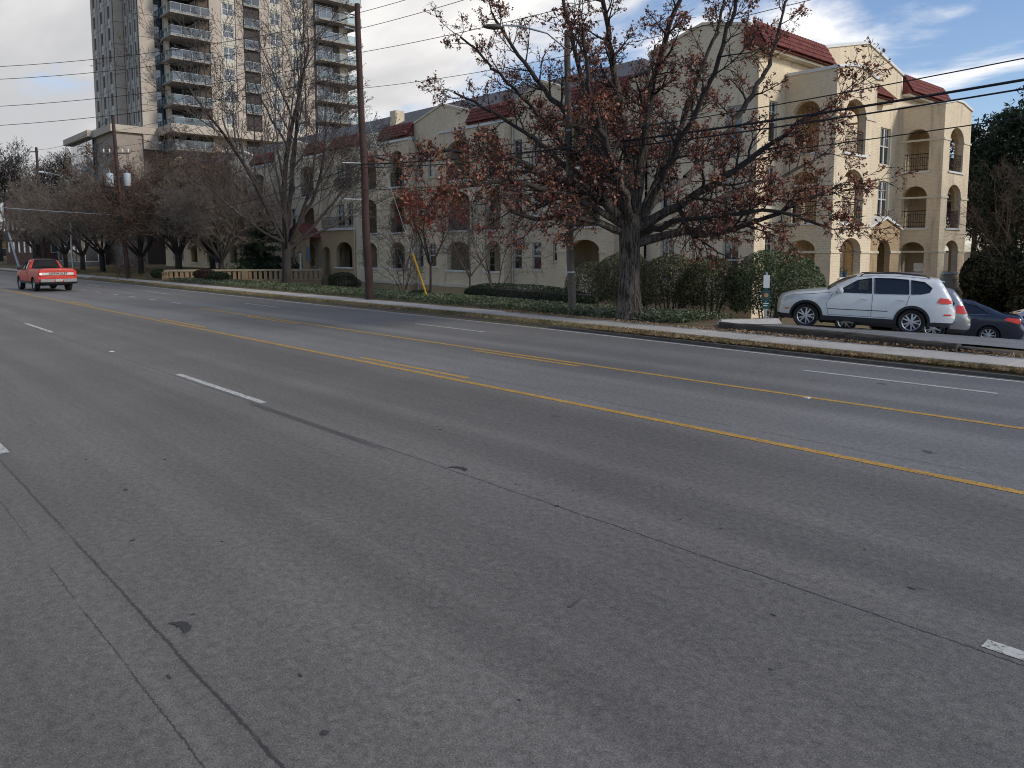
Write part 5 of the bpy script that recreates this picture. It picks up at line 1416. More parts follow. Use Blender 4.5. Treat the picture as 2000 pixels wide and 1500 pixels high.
# ---- the big oak with rust-coloured leaves
M['oak_leaf'] = mat_leaf('rust_oak_leaves', [(.11, .030, .018), (.22, .064, .032), (.31, .115, .058), (.42, .25, .17)], 2.5, .55, .25, .4)
LIMBS = {
'left_main': ([(-0.30, 0.05, 2.9), (-0.57, -0.61, 3.61), (-0.88, -1.64, 4.08), (-1.23, -2.58, 4.37), (-1.56, -3.5, 4.75), (-1.94, -4.52, 4.84), (-2.47, -5.56, 4.84)], .20, 13),
'left_low': ([(-0.3, -0.0, 2.7), (-0.53, -1.1, 3.02), (-0.64, -2.11, 3.12), (-0.79, -3.2, 3.0), (-0.92, -4.07, 3.2), (-1.12, -4.65, 3.82)], .13, 9),
'left_up': ([(-0.3, 0.09, 3.1), (-0.99, 0.22, 4.22), (-1.8, 0.25, 5.41), (-2.77, 0.07, 6.48), (-3.9, -0.25, 7.75), (-4.87, -0.54, 9.05), (-5.58, -0.84, 10.32)], .17, 14),
'centre_up': ([(-0.19, 0.2, 2.9), (-0.45, 0.39, 4.35), (-0.62, 0.41, 5.78), (-0.84, 0.22, 7.19), (-0.9, -0.09, 8.53), (-1.03, -0.32, 10.03), (-1.16, -0.42, 11.38)], .21, 14),
'centre_up2': ([(-0.13, 0.27, 2.95), (0.16, 0.18, 4.45), (0.44, 0.09, 5.78), (0.67, 0.08, 7.09), (0.95, 0.29, 8.39), (1.37, 0.65, 9.66), (1.59, 1.05, 10.69)], .19, 13),
'right_up': ([(-0.05, 0.3, 2.9), (-0.11, 1.29, 3.74), (0.13, 2.56, 4.44), (0.37, 3.89, 5.51), (0.63, 4.96, 6.77), (0.83, 5.83, 8.04), (0.92, 6.6, 9.51), (0.94, 7.14, 10.98)], .18, 12),
'right_mid': ([(-0.02, 0.3, 2.8), (0.82, 0.6, 3.29), (1.8, 1.03, 3.87), (2.68, 1.51, 4.5), (3.54, 1.96, 5.19), (4.32, 2.48, 5.87), (4.87, 2.85, 6.26)], .17, 13),
'right_low': ([(0.0, 0.3, 2.35), (0.95, 0.96, 2.67), (1.66, 1.28, 2.59), (2.43, 1.72, 2.74), (3.27, 2.26, 3.1), (4.09, 2.79, 3.53), (4.84, 3.4, 4.03)], .15, 12),
'right_back': ([(0.0, 0.3, 2.6), (-0.08, 1.81, 2.95), (0.06, 3.56, 3.58), (0.48, 5.33, 4.24), (1.19, 7.11, 4.82), (1.9, 8.63, 5.59)], .15, 11),
'front': ([(-0.21, 0.17, 2.9), (0.35, -0.63, 3.64), (0.83, -1.78, 4.42), (1.15, -2.79, 5.41), (1.43, -3.52, 6.47), (1.53, -3.83, 7.67)], .15, 10),
'back': ([(-0.16, 0.23, 2.9), (-0.94, 1.29, 3.95), (-2.04, 2.34, 5.09), (-2.68, 3.64, 6.5), (-3.17, 4.51, 7.94), (-3.43, 5.39, 9.78)], .15, 10),
'up_l': ([(-0.22, 0.14, 2.9), (-0.24, -0.42, 4.42), (-0.48, -1.2, 6.03), (-0.76, -1.59, 7.5), (-0.97, -1.93, 8.93), (-1.17, -2.06, 10.53)], .13, 11),
'up_r': ([(-0.04, 0.34, 2.9), (1.04, 0.28, 4.52), (1.93, 0.25, 5.75), (2.63, 0.3, 6.93), (3.05, 0.36, 8.23), (3.29, 0.53, 9.69)], .12, 11),
'up_r2': ([(-0.09, 0.28, 2.9), (-0.18, 1.63, 4.55), (-0.22, 2.72, 6.11), (-0.24, 3.53, 7.69), (-0.15, 4.5, 9.49), (-0.12, 5.28, 11.49)], .12, 11),
'up_l2': ([(-0.25, 0.1, 2.9), (-1.96, 0.69, 4.45), (-3.6, 0.42, 5.92), (-4.83, 0.14, 7.24), (-6.06, -0.44, 8.57), (-7.03, -1.05, 9.7)], .12, 11),
'left_far': ([(-0.35, -0.01, 2.9), (-0.26, -1.63, 3.46), (-0.37, -3.21, 3.83), (-0.55, -4.59, 4.04), (-0.8, -5.8, 3.85), (-0.99, -6.66, 3.56)], .12, 10),
'right_dn': ([(0.08, 0.44, 2.66), (1.58, 0.35, 3.01), (2.83, 0.56, 3.12), (3.91, 0.89, 3.23), (4.79, 1.23, 3.01), (5.36, 1.54, 2.79)], .10, 10),
'left_back': ([(-0.31, 0.06, 2.9), (-1.59, 0.54, 3.78), (-3.15, 0.47, 4.88), (-4.77, 0.33, 6.05), (-6.41, -0.15, 7.08), (-7.81, -0.68, 7.94)], .15, 11),
}
oak_sp = dict(n=4, step=[.35, .3, .22, .16], kids=[8.5, 7.5, 5.6], ang=[.85, .8, .8, .8], lenr=[.62, .58, .52, .5], rad=[.45, .55, .6, .6], wander=[.10, .16, .20, .24], trop=[.02, .035, .03, .0], taper=[.35, .4, .5, .6], bare=[.1, .15, .2, 0], rmin=.0075)
oak = Tree(4)
tb = [(-.0, -.02, -.1), (0, -.02, .0), (-.02, 0, .25), (-.06, .03, .8), (-.10, .07, 1.5), (-.14, .1, 2.2), (-.18, .16, 2.75), (-.18, .18, 3.2)]
tr_ = [.56, .50, .405, .345, .325, .325, .35, .30]
for a, b, ra, rb in zip(tb, tb[1:], tr_, tr_[1:]): oak.seg(a, b, ra, rb)
for nm, (pts, r0, kids) in LIMBS.items():
    oak.limb(pts, r0, .04, 0, oak_sp, kids*1.45, .14, 2.0)
trunk_me, crown_me = split_wood(oak, 'oak', M['bark_grey'], .10)
crown_me.materials[0] = M['bark_dark']
lr = np.random.default_rng(8)
tips = np.array(oak.tips)[:, :3]
keep = lr.random(len(tips))
dens = .60*np.clip(1.35-(tips[:, 2]-3)/10.5, .22, 1.1)
from_clump = np.sin(tips[:, 0]*1.7+1)*np.sin(tips[:, 1]*1.5)*np.sin(tips[:, 2]*1.9)
sel = tips[keep < dens*(.75+.5*(from_clump > .05))]
C_ = np.repeat(sel, 2, axis=0) + lr.normal(0, .055, (len(sel)*2, 3)); C_ = C_[lr.random(len(C_)) < min(1, 25000/len(C_))]
V_, F_ = leaf_quads(C_, .076, lr, 0, 1.4)
oak_o = plant_tree('oak_tree', 'large spreading oak with clinging rust brown leaves beside the sidewalk', (-15.56, 18.81, .17), trunk_me, crown_me, np_mesh('leaves', V_, F_, M['oak_leaf']))

# ---- tall bare tree with ascending stems
bare_sp = dict(n=5, step=[.5, .4, .32, .25, .2], kids=[7.5, 6.5, 5.0, 3.2], ang=[.55, .62, .65, .7, .7], lenr=[.62, .55, .5, .48], rad=[.5, .5, .55, .6], wander=[.05, .08, .12, .16, .2], trop=[.04, .05, .04, .02, .0], taper=[.35, .35, .4, .5, .6], bare=[.25, .15, .15, .15, 0], rmin=.009)
bt = Tree(21)
for a, b, ra, rb in (((0, 0, -.1), (0, 0, .25), .42, .30), ((0, 0, .25), (0, .02, 1.4), .30, .26), ((0, .02, 1.4), (.02, .03, 2.6), .26, .27)): bt.seg(a, b, ra, rb)
stems = [((.0, .0, 1.0), 12.0, .19), ((-.12, .18, 1.0), 11.5, .16), ((-.35, -.35, 1.0), 10.5, .15), ((.10, .60, 1.0), 8.5, .13), ((-.15, -.72, 1.0), 8.0, .13), ((.55, .35, .75), 7.5, .12), ((-.55, .30, .8), 7.5, .12), ((.2, 1.3, .75), 7.0, .12), ((-.1, -1.5, .55), 6.0, .10), ((.3, 1.9, .42), 5.8, .10), ((.9, -.6, .6), 5.5, .1)]
for d, L, r in stems:
    l = math.sqrt(sum(q*q for q in d)); bt.branch((.02, .03, 2.1+.5*bt.r.random()), tuple(q/l for q in d), L, r, 0, bare_sp)
t1, c1 = split_wood(bt, 'bare', M['bark_dark'], .07); c1.materials[0] = M['bark_brown']
plant_tree('bare_tree', 'tall leafless tree with upright stems in front of the balustrade wall', (-44.1, 21.3, .15), t1, c1)

# ---- row of dense dome-shaped bare street trees (three shapes reused)
dome_sp = dict(n=5, step=[.5, .4, .3, .26, .24], kids=[8, 7, 6, 4], ang=[.75, .75, .75, .8, .8], lenr=[.60, .55, .52, .5], rad=[.5, .5, .55, .6], wander=[.08, .12, .16, .2, .22], trop=[.0, .02, .03, .03, .02], taper=[.35, .35, .4, .5, .6], bare=[.25, .15, .1, .1, 0], rmin=.010)
domes = []
M['bark_dome'] = mat('grey_brown_twig', (.170, .138, .108), .95, .35, 1.2, .3, 30)
M['dome_leaf'] = mat_leaf('few_orange_leaves', [(.16, .06, .02), (.30, .13, .035), (.36, .18, .06)], 3, .6, .3)
for sd in (31, 32, 33):
    T_ = Tree(sd); rr = T_.r
    T_.seg((0, 0, -.1), (0, 0, .3), .30, .22); T_.seg((0, 0, .3), (.05, .02, 1.4), .22, .2)
    for k in range(9):
        a = 2*PI*k/9 + rr.random()*.5; e = .5+.5*rr.random()
        d = (math.cos(a)*e, math.sin(a)*e, .75+.5*rr.random()); l = math.sqrt(sum(q*q for q in d))
        T_.branch((.05, .02, 1.2+.35*rr.random()), tuple(q/l for q in d), 4.6+1.8*rr.random(), .10, 0, dome_sp)
    tt, cc_ = split_wood(T_, 'dome', M['bark_dark'], .055)
    cc_.materials[0] = M['bark_dome'] if sd != 32 else M['bark_red']
    tp_ = np.array(T_.tips)[:, :3]; lr2 = np.random.default_rng(sd)
    pick = tp_[lr2.random(len(tp_)) < (.025 if sd == 32 else .004)]
    V_, F_ = leaf_quads(pick, .10, lr2); domes.append((tt, cc_, np_mesh('leaves', V_, F_, M['dome_leaf']) if len(pick) else None))
dome_spots = [(-65.5, 22.3, 1, 1.22, 'dense leafless street tree with orange tinted top beside the transformer pole'),
    (-58.5, 23.0, 0, 1.0, 'dense leafless street tree next to the end of the balustrade'),
    (-73.5, 21.8, 0, 1.1, 'dense leafless street tree with a forked trunk on the brown lawn'),
    (-71.0, 27.2, 2, 1.2, 'dense leafless tree close to the apartment building corner'),
    (-82.5, 21.0, 2, 1.15, 'dense leafless street tree beyond the red pickup truck'),
    (-80.5, 27.5, 1, 1.15, 'leafless tree with orange tinge behind the street tree row'),
    (-92.0, 21.5, 0, 1.1, 'leafless street tree near the third utility pole'),
    (-101.5, 22.0, 2, 1.1, 'leafless street tree far down the row before the brick building'),
    (-113.0, 21.5, 0, 1.05, 'leafless street tree at the far end of the row')]
for i, (x, y, k, s_, lb) in enumerate(dome_spots):
    plant_tree('street_tree', lb, (x, y, ground_z(x, y)-.02), *domes[k], rot=i*1.37, sc=s_, group='row of leafless street trees')

# ---- far tall bare trees at the end of the street
far_sp = dict(bare_sp); far_sp['rmin'] = .022; far_sp['kids'] = [7, 6, 4, 2]
ft = Tree(41); ft.seg((0, 0, -.1), (0, 0, 3.5), .35, .26)
for k in range(8):
    a = 2*PI*k/8; d = (.35*math.cos(a), .35*math.sin(a), 1); l = math.sqrt(1+.1225); ft.branch((0, 0, 2.5+.2*k), tuple(q/l for q in d), 10.5, .16, 0, far_sp)
t3, c3 = split_wood(ft, 'far', M['bark_dark'], .12)
for i, (x, y, s_, lb) in enumerate([(-150, 19, 1.0, 'tall bare tree at the street end, nearest the white lamp post'), (-168, 26, 1.15, 'tall bare tree behind the ochre house roof'), (-160, 37, 1.1, 'tall bare tree rising over the flat brick roof'),
        (-138, 45, 1.15, 'tall bare tree between brick building and tower hall'), (-190, 20, 1.2, 'tall bare tree at the far left edge of the street'), (-185, 40, 1.2, 'tall bare tree far behind the brick building'), (-126, 23.5, .8, 'smaller bare tree in front of the brick building')]):
    plant_tree('far_tree', lb, (x, y, .1), t3, c3, rot=i*2.1, sc=s_, group='tall bare trees at the street end')

# ---- small ornamental trees by the apartment front
orn_sp = dict(n=4, step=[.3, .25, .2, .16], kids=[6, 5, 4], ang=[.7, .75, .8, .8], lenr=[.6, .55, .5], rad=[.5, .55, .6], wander=[.08, .12, .16, .2], trop=[.02, .03, .0, -.01], taper=[.4, .4, .5, .6], bare=[.3, .2, .15, 0], rmin=.006)
def ornamental(seed, stems_, h, spread, r, z0):
    T_ = Tree(seed); rr = T_.r
    if z0: T_.seg((0, 0, -.1), (.02, .02, z0), r*1.5, r*1.2)
    for k in range(stems_):
        a = 2*PI*k/stems_+rr.random(); d = (spread*math.cos(a), spread*math.sin(a), 1); l = math.sqrt(1+spread*spread)
        T_.branch((.02, .02, max(0, z0-.08*rr.random())), tuple(q/l for q in d), h*(.8+.4*rr.random()), r, 0, orn_sp)
    return T_
M['maple_leaf'] = mat_leaf('crimson_leaves', [(.13, .018, .010), (.26, .035, .016), (.36, .07, .025)], 4, .55, .3)
mp = ornamental(51, 5, 3.0, .55, .05, 1.7); tt, cc_ = split_wood(mp, 'm', M['bark_dark'], .03)
tp_ = np.array(mp.tips)[:, :3]; lr3 = np.random.default_rng(3); tp_ = tp_[(tp_[:, 2] > 2.6) & (np.sin(tp_[:, 0]*3.1)*np.sin(tp_[:, 1]*2.7+1)*np.sin(tp_[:, 2]*4) > -.25)]
C_ = np.repeat(tp_, 3, 0)+lr3.normal(0, .08, (len(tp_)*3, 3)); C_ = C_[lr3.random(len(C_)) < min(1, 3800/len(C_))]; V_, F_ = leaf_quads(C_, .075, lr3, .4)
plant_tree('red_maple', 'small tree with crimson leaves in tiers before the apartment front', (-33.2, 24.0, ground_z(-33, 24)), tt, cc_, np_mesh('leaves', V_, F_, M['maple_leaf']))
for sd, st, h, sprd, r, z0, loc, lb in ((52, 4, 2.6, .75, .04, 1.15, (-29.2, 23.4), 'small leafless single trunk tree spreading low before the dark hedge'), (53, 6, 3.4, .40, .035, 0, (-26.9, 23.0), 'leafless multi stemmed crape myrtle fanning up from the dark hedge'),
        (54, 4, 2.8, .45, .035, 1.3, (-35.7, 24.0), 'thin leafless sapling between the tall pole and the red leaved tree'), (55, 5, 2.6, .5, .03, 0, (-41.0, 27.5), 'thin leafless shrub beside the bay left of the tall pole')):
    T_ = ornamental(sd, st, h, sprd, r, z0); tt, cc_ = split_wood(T_, 'o', M['bark_brown'], .025)
    plant_tree('small_tree', lb, (loc[0], loc[1], ground_z(*loc)-.03), tt, cc_, group='leafless ornamental trees')

# ---- leafy masses: shrubs and conifers from many small leaves around a woody frame
def shell_points(rng, n, rad, lump=.22, k=9, inner=.35, bottom=-.6):
    d = rng.normal(size=(n, 3)); d /= np.linalg.norm(d, axis=1)[:, None]
    ax = rng.normal(size=(k, 3)); ax /= np.linalg.norm(ax, axis=1)[:, None]
    b = np.max(d @ ax.T, axis=1); rr_ = (1-lump + lump*2*np.clip(b-.45, 0, .6)) * (1-inner*rng.random(n)**2.2)
    P_ = d*rr_[:, None]*np.array(rad); return P_[d[:, 2] > bottom]
def shrub(name, label, loc, rad, n, leaf, m, seed, stems_=7, cat='shrub', group=None, lump=.25, bottom=-.75):
    rng = np.random.default_rng(seed); o = thing(name, label, cat, loc, 0, group)
    P_ = shell_points(rng, n, rad, lump, 14, .45, bottom) + np.array((0, 0, rad[2]*.98))
    V_, F_ = leaf_quads(P_, leaf, rng); link('foliage', np_mesh('foliage', V_, F_, m), o)
    T_ = Tree(seed)
    for k in range(stems_):
        a = 2*PI*k/stems_; q = .35*rng.random(); p = (rad[0]*q*math.cos(a), rad[1]*q*math.sin(a), -.05)
        e = (rad[0]*.75*math.cos(a)*rng.random(), rad[1]*.75*math.sin(a)*rng.random(), rad[2]*1.5); mid_ = tuple((p[i]+e[i])/2 + rng.normal(0, .05) for i in range(3))
        T_.seg(p, mid_, .03, .022); T_.seg(mid_, e, .022, .008)
        for _ in range(6):
            f = rng.random(); b = tuple(mid_[i]+(e[i]-mid_[i])*f for i in range(3)); T_.seg(b, tuple(b[i]+rng.normal(0, rad[i]*.3) for i in range(3)), .010, .005)
    link('stems', T_.wood('stems', M['bark_brown']), o)
    return o
M['holly'] = mat_leaf('dark_evergreen_leaves', [(.008, .018, .008), (.020, .038, .014), (.045, .070, .026)], 3, .45, .12)
M['privet'] = mat_leaf('olive_hedge_leaves', [(.045, .052, .025), (.105, .108, .052), (.20, .18, .10)], 2.2, .55, .15)
M['privet2'] = mat_leaf('green_hedge_leaves', [(.040, .060, .027), (.095, .125, .052), (.18, .21, .10)], 2.2, .55, .15)
M['dryleaf'] = mat_leaf('brown_hedge_leaves', [(.055, .048, .026), (.12, .10, .055), (.18, .14, .08)], 2.2, .6, .15)
shrub('hedge_shrub', 'big rounded green shrub at the car park end of the hedge', (-14.35, 25.2, -.35), (1.75, 1.5, 1.35), 19000, .055, M['privet2'], 61, 12, bottom=-.66)
shrub('hedge_shrub', 'olive green shrub in the middle of the tall hedge behind the sign post', (-16.4, 24.4, -.2), (1.45, 1.2, 1.2), 13000, .055, M['privet'], 62, 12, bottom=-.66)
shrub('hedge_shrub', 'dark olive shrub of the tall hedge just beside the oak trunk', (-18.0, 24.0, -.2), (1.55, 1.3, 1.25), 14500, .055, M['privet'], 63, 12, bottom=-.66)
shrub('hedge_shrub', 'shaded hedge shrub hidden partly behind the oak trunk', (-20.3, 24.2, -.2), (1.4, 1.2, 1.25), 12500, .055, M['privet'], 64, 10, bottom=-.66)
shrub('hedge_shrub', 'greyish wispy shrub at the end of the hedge near the lamp pole', (-22.6, 24.8, -.25), (1.25, 1.1, 1.05), 7000, .05, M['privet'], 65, 10, bottom=-.66)
def low_hedge(name, label, p0, p1, w, h, n, m, seed):
    rng = np.random.default_rng(seed); p0, p1 = np.array(p0), np.array(p1); L = np.linalg.norm(p1-p0); c = (p0+p1)/2
    o = thing(name, label, 'hedge', tuple(c) + (ground_z(*c),), math.atan2(p1[1]-p0[1], p1[0]-p0[0]))
    P_ = shell_points(rng, n, (L/2, w/2, h*.62), .10, 40, .3, -.55); P_[:, 0] = np.sign(P_[:, 0])*np.abs(P_[:, 0]/(L/2))**.75*L/2; P_[:, 2] = np.clip(P_[:, 2]+h*.38, 0.02, h*(1+.03*np.sin(P_[:, 0]*2)))
    V_, F_ = leaf_quads(P_, .045, rng); link('foliage', np_mesh('foliage', V_, F_, m), o)
    q = MB(); k = 12
    q.add([( (L/2-.25)*math.cos(2*PI*i/24), (w/2-.22)*math.sin(2*PI*i/24), z) for z in (0, h*.7) for i in range(24)], [(i, (i+1) % 24, 24+(i+1) % 24, 24+i) for i in range(24)] + [tuple(range(24, 48))])
    q.obj('twig_core', M['bark_dark'], o)
low_hedge('low_hedge', 'low dark green clipped hedge behind the lamp pole', (-29.6, 23.6), (-20.2, 22.2), 1.7, .85, 16000, M['holly'], 71)
shrub('round_shrub', 'dark round evergreen shrub against the bay left of the tall pole', (-49.6, 28.3, -.65), (1.5, 1.2, .72), 7000, .05, M['holly'], 72, 8)
shrub('round_shrub', 'low dark green shrub by the end of the balustrade', (-52.3, 20.4, .15), (.95, .8, .38), 4200, .05, M['holly'], 73, 6)
shrub('round_shrub', 'low reddish brown shrub touching the balustrade', (-55.3, 20.6, .15), (1.1, .8, .45), 4200, .05, mat_leaf('maroon_leaves', [(.03, .012, .010), (.07, .025, .018), (.05, .045, .02)], 3), 74, 6)
shrub('round_shrub', 'dark shrub beside the transformer pole on the lawn', (-61.2, 19.6, .15), (1.2, .9, .4), 4200, .05, M['holly'], 75, 6)
shrub('round_shrub', 'small shrub at the foot of the hedge next to the yellow guy guard', (-29.8, 21.0, .1), (.7, .5, .2), 2500, .045, M['holly'], 76, 4)
# broad fir behind the balustrade
def conifer(name, label, loc, h, r, n, m, seed, bare_to=0., leaf=.16, droop=-.25, group=None, whorl=None):
    rng = np.random.default_rng(seed); o = thing(name, label, 'tree', loc, 0, group)
    T_ = Tree(seed); T_.seg((0, 0, -.2), (0, 0, h*.5), h*.018, h*.012); T_.seg((0, 0, h*.5), (0, 0, h), h*.012, .02)
    link('trunk', T_.wood('trunk', M['bark_brown']), o)
    B = Tree(seed); pts = []
    nb = whorl or int(h*11)
    for k in range(nb):
        f = bare_to+(1-bare_to)*(k+rng.random())/nb; z = h*f; L = r*(1-((f-bare_to)/(1-bare_to)))**.75*(.65+.5*rng.random()) + .15; a = rng.random()*2*PI
        d = np.array((math.cos(a), math.sin(a), droop+.25*rng.random())); e = np.array((0, 0, z))+d*L
        B.seg((0, 0, z), tuple(e), .02+L*.006, .008)
        m_ = int(n/nb*(.3+1.4*L/r)); t_ = (rng.random(m_)**.7)[:, None]
        pts.append(np.array((0, 0, z))+d*L*t_ + rng.normal(0, 1, (m_, 3))*np.array((.16, .16, .07))*L*.8*(.4+t_))
    link('branches', B.wood('branches', M['bark_brown']), o)
    P_ = np.concatenate(pts); V_, F_ = leaf_quads(P_, leaf, rng, .3, 2.4); link('foliage', np_mesh('foliage', V_, F_, m), o)
    return o
M['fir'] = mat_leaf('fir_needles', [(.014, .028, .014), (.032, .060, .028), (.06, .10, .045)], 2.5, .6, .1)
conifer('fir_tree', 'broad dark green fir standing behind the balustrade', (-60.5, 27.2, -.4), 5.2, 3.1, 15000, M['fir'], 81, .02, .10, -.12)
# pines, undergrowth beyond the car park
M['pine'] = mat_leaf('pine_needles', [(.010, .022, .012), (.024, .044, .022), (.05, .075, .034)], 1.5, .6, .12)
def pine(label, loc, h, seed, r=3.0, n=15000):
    rng = np.random.default_rng(seed); o = thing('pine_tree', label, 'tree', loc, 0, 'pines beyond the parking lot')
    T_ = Tree(seed); p = np.zeros(3); 
    for i in range(8):
        q = p+np.array((rng.normal(0, .12), rng.normal(0, .12), h/8)); T_.seg(tuple(p), tuple(q), .24*(1-i/8.6), .24*(1-(i+1)/8.6)); p = q
    link('trunk', T_.wood('trunk', M['bark_brown']), o)
    B = Tree(seed); pts = []; nb = 46
    for k in range(nb):
        f = .36+.64*(k+rng.random())/nb; a = rng.random()*2*PI; L = r*(1.15-f)**.6*(.5+.8*rng.random())
        z = h*f; d = np.array((math.cos(a), math.sin(a), .15+.35*rng.random())); e = np.array((0, 0, z))+d*L; B.seg((0, 0, z), tuple(e), .045, .015)
        for c in range(5):
            cc2 = np.array((0, 0, z))+d*L*(.45+.6*rng.random())+rng.normal(0, .28, 3); m_ = int(n/nb/5)
            pts.append(cc2+rng.normal(0, 1, (m_, 3))*np.array((.42, .42, .26)))
    link('branches', B.wood('branches', M['bark_brown']), o)
    V_, F_ = leaf_quads(np.concatenate(pts), .15, rng, 0, 2.6); link('foliage', np_mesh('foliage', V_, F_, M['pine']), o)
pine('tall pine just right of the apartment corner', (-17.4, 61.5, -1.2), 12.6, 91, 3.0)
pine('tallest pine at the right picture edge', (-15.2, 66.5, -1.2), 17.0, 92, 4.2, 22000)
pine('pine behind the apartment corner with a low crown', (-21.5, 66.0, -1.2), 12.0, 93, 3.2)
pine('slender pine between the two tallest pines', (-11.8, 58.0, -1.2), 12.2, 94, 3.0)
M['scrub'] = mat_leaf('dull_brown_green_scrub', [(.024, .030, .014), (.060, .062, .030), (.13, .115, .06)], 1.0, .7, .1)
M['scrub2'] = mat_leaf('russet_scrub', [(.040, .027, .018), (.095, .060, .038), (.15, .105, .06)], 1.0, .7, .1)
for i, (x, y, rad, mm, lb) in enumerate([(-14.2, 48.8, (2.0, 1.8, 2.2), 'scrub', 'dark bush hugging the foot of the apartment end wall'), (-14.6, 55.0, (3.2, 2.4, 4.2), 'scrub', 'tall dark thicket next to the apartment end wall'), (-11.2, 51.5, (3.2, 2.4, 3.0), 'scrub2', 'russet leafless thicket behind the dark sedan'), (-7.6, 52.5, (3.4, 2.6, 4.4), 'scrub', 'dark green thicket at the right edge behind the parked cars'),
        (-10.0, 45.5, (3.2, 2.2, 2.0), 'scrub', 'low dark scrub directly behind the parked cars'), (-6.2, 43.2, (2.8, 2.2, 2.2), 'scrub', 'low scrub at the right edge beyond the pale car'), (-3.6, 50.0, (3.4, 2.6, 4.6), 'scrub2', 'tall russet thicket outside the right edge of the lot')]):
    shrub('thicket', lb, (x, y, -1.7), rad, 13000, .15, M[mm], 100+i, 12, 'thicket', 'thickets behind the parking lot', .5)
def scrub_tree(seed): 
    T_ = ornamental(seed, 7, 5.2, .55, .06, 0); return split_wood(T_, 's', M['bark_red'], .035)
tt, cc_ = scrub_tree(111)
for i, (x, y, s_, lb) in enumerate([(-12.2, 49.0, 1.3, 'leafless russet sapling rising from the thicket behind the sedan'), (-8.3, 48.2, 1.45, 'leafless russet sapling at the right edge above the thicket'), (-15.6, 57.6, 1.2, 'leafless sapling beside the apartment end wall')]):
    plant_tree('sapling', lb, (x, y, -1.7), tt, cc_, rot=i*1.9, sc=s_, group='leafless saplings in the thicket')

# ---- ivy bed, verge grass, fallen leaves (nobody could count these)
def scatter(name, label, n, fx, m, size, seed, flat=.5, elong=1.6, lift=(.02, .1), upright=False):
    rng = np.random.default_rng(seed); P_ = fx(rng, n); h = lift[0]+(lift[1]-lift[0])*rng.random(len(P_))
    Z = np.array([ground_z(x, y) for x, y in P_[:, :2]]); C_ = np.column_stack([P_[:, 0], P_[:, 1], Z+h])
    if upright:
        a = rng.random(len(C_))*2*PI; w = np.column_stack([np.cos(a), np.sin(a), 0*a]); ln = rng.normal(0, .5, (len(C_), 2))
        s_ = size*(.5+rng.random(len(C_)))[:, None]; tip = C_*1.0; tip[:, :2] += ln*s_; tip[:, 2] += s_[:, 0]
        V_ = np.stack([C_-w*.006, C_+w*.006, tip], 1).reshape(-1, 3); F_ = np.arange(len(V_)).reshape(-1, 3)
    else: V_, F_ = leaf_quads(C_, size, rng, flat, elong)
    o = link(name, np_mesh(name, V_, F_, m)); return tag(o, label, name.split('_')[-1], kind='stuff')
M['ivy'] = mat_leaf('ivy_leaves', [(.030, .045, .020), (.070, .095, .040), (.14, .165, .08), (.26, .27, .18)], 2.0, .5, .15)
def ivy_fx(rng, n):
    x = -13.4-44*rng.random(n)**1.25; y = 18.45+(2.6+1.3*np.sin(x*.4)*.3+.03*(-x-13))*rng.random(n)
    k = (x < -14.2+.8*rng.random(n)) | (y < 19.2); return np.column_stack([x, y])[k]
scatter('ivy', 'low green ivy bed between sidewalk and hedges', 52000, ivy_fx, M['ivy'], .065, 121, .3, 1.3, (.0, .20))
M['grass'] = mat_leaf('verge_grass', [(.10, .105, .04), (.20, .165, .07), (.33, .24, .12), (.42, .32, .19)], .9, .7, .2)
def verge_fx(rng, n):
    x = -3-66*rng.random(n)**1.5; k = np.array([ks(q) for q in x]); y = 16.38+k+.50*rng.random(n); return np.column_stack([x, y])
scatter('verge_grass', 'thin dry verge grass between kerb and sidewalk', 60000, verge_fx, M['grass'], .055, 122, upright=True, lift=(0, .02))
M['litter'] = mat_leaf('fallen_leaves', [(.20, .115, .058), (.33, .21, .11), (.44, .32, .19)], 3, .7, .1)
def verge_leaf(rng, n):
    x = -3-12*rng.random(n)**1.2; k = np.array([ks(q) for q in x]); y = 16.40+k+.48*rng.random(n); return np.column_stack([x, y])
scatter('fallen_leaves', 'dry oak leaves lying in the verge near the driveway', 11000, verge_leaf, M['litter'], .055, 123, .97, 1.4, (.012, .035))
def walk_leaf(rng, n):
    x = -4.5-16*rng.random(n); y = 18.02+np.array([ks(q)*.5 for q in x])+.16*rng.random(n)**2*np.sign(rng.random(n)-.35); return np.column_stack([x, y])
scatter('curb_leaves', 'brown leaves gathered against the timber edging', 2600, walk_leaf, M['litter'], .05, 124, .85, 1.4, (.05, .10))
def lawn_leaf(rng, n): return np.column_stack([-62-40*rng.random(n), 18.4+8*rng.random(n)])
scatter('lawn_grass', 'dull brown lawn under the street tree row', 30000, lawn_leaf, M['grass'], .14, 125, upright=True, lift=(0, .02))

# ================================================================== POLES, WIRES, STREET FURNITURE
def lean_pole(name, label, base, top, r0, r1, m, cat='utility pole'):
    o = thing(name, label, cat, base); d = [top[i]-base[i] for i in range(3)]
    q = MB(); n = 10
    q.tube([(d[0]*i/n+.02*math.sin(i*1.9), d[1]*i/n+.02*math.cos(i*1.3), d[2]*i/n - (.3 if i == 0 else 0)) for i in range(n+1)], [r0+(r1-r0)*i/n for i in range(n+1)], 14)
    q.obj('pole', m, o, smooth=True); return o
def pin_insulators(o, pts, m=None):
    for p in pts:
        q = MB(); q.lathe([(.02, -.10), (.02, 0), (.07, .0), (.085, .04), (.05, .06), (.075, .10), (.03, .14), (0, .14)], 'z', 10, p); q.obj('insulator', m or M['galv'], o, smooth=True)
MP = (-29.8, 18.25, .15); MT = (-30.15, 18.1, 12.75)
mp_ = lean_pole('utility_pole', 'tall brown utility pole with side insulators in front of the apartment bays', MP, MT, .185, .115, M['wood_red'])
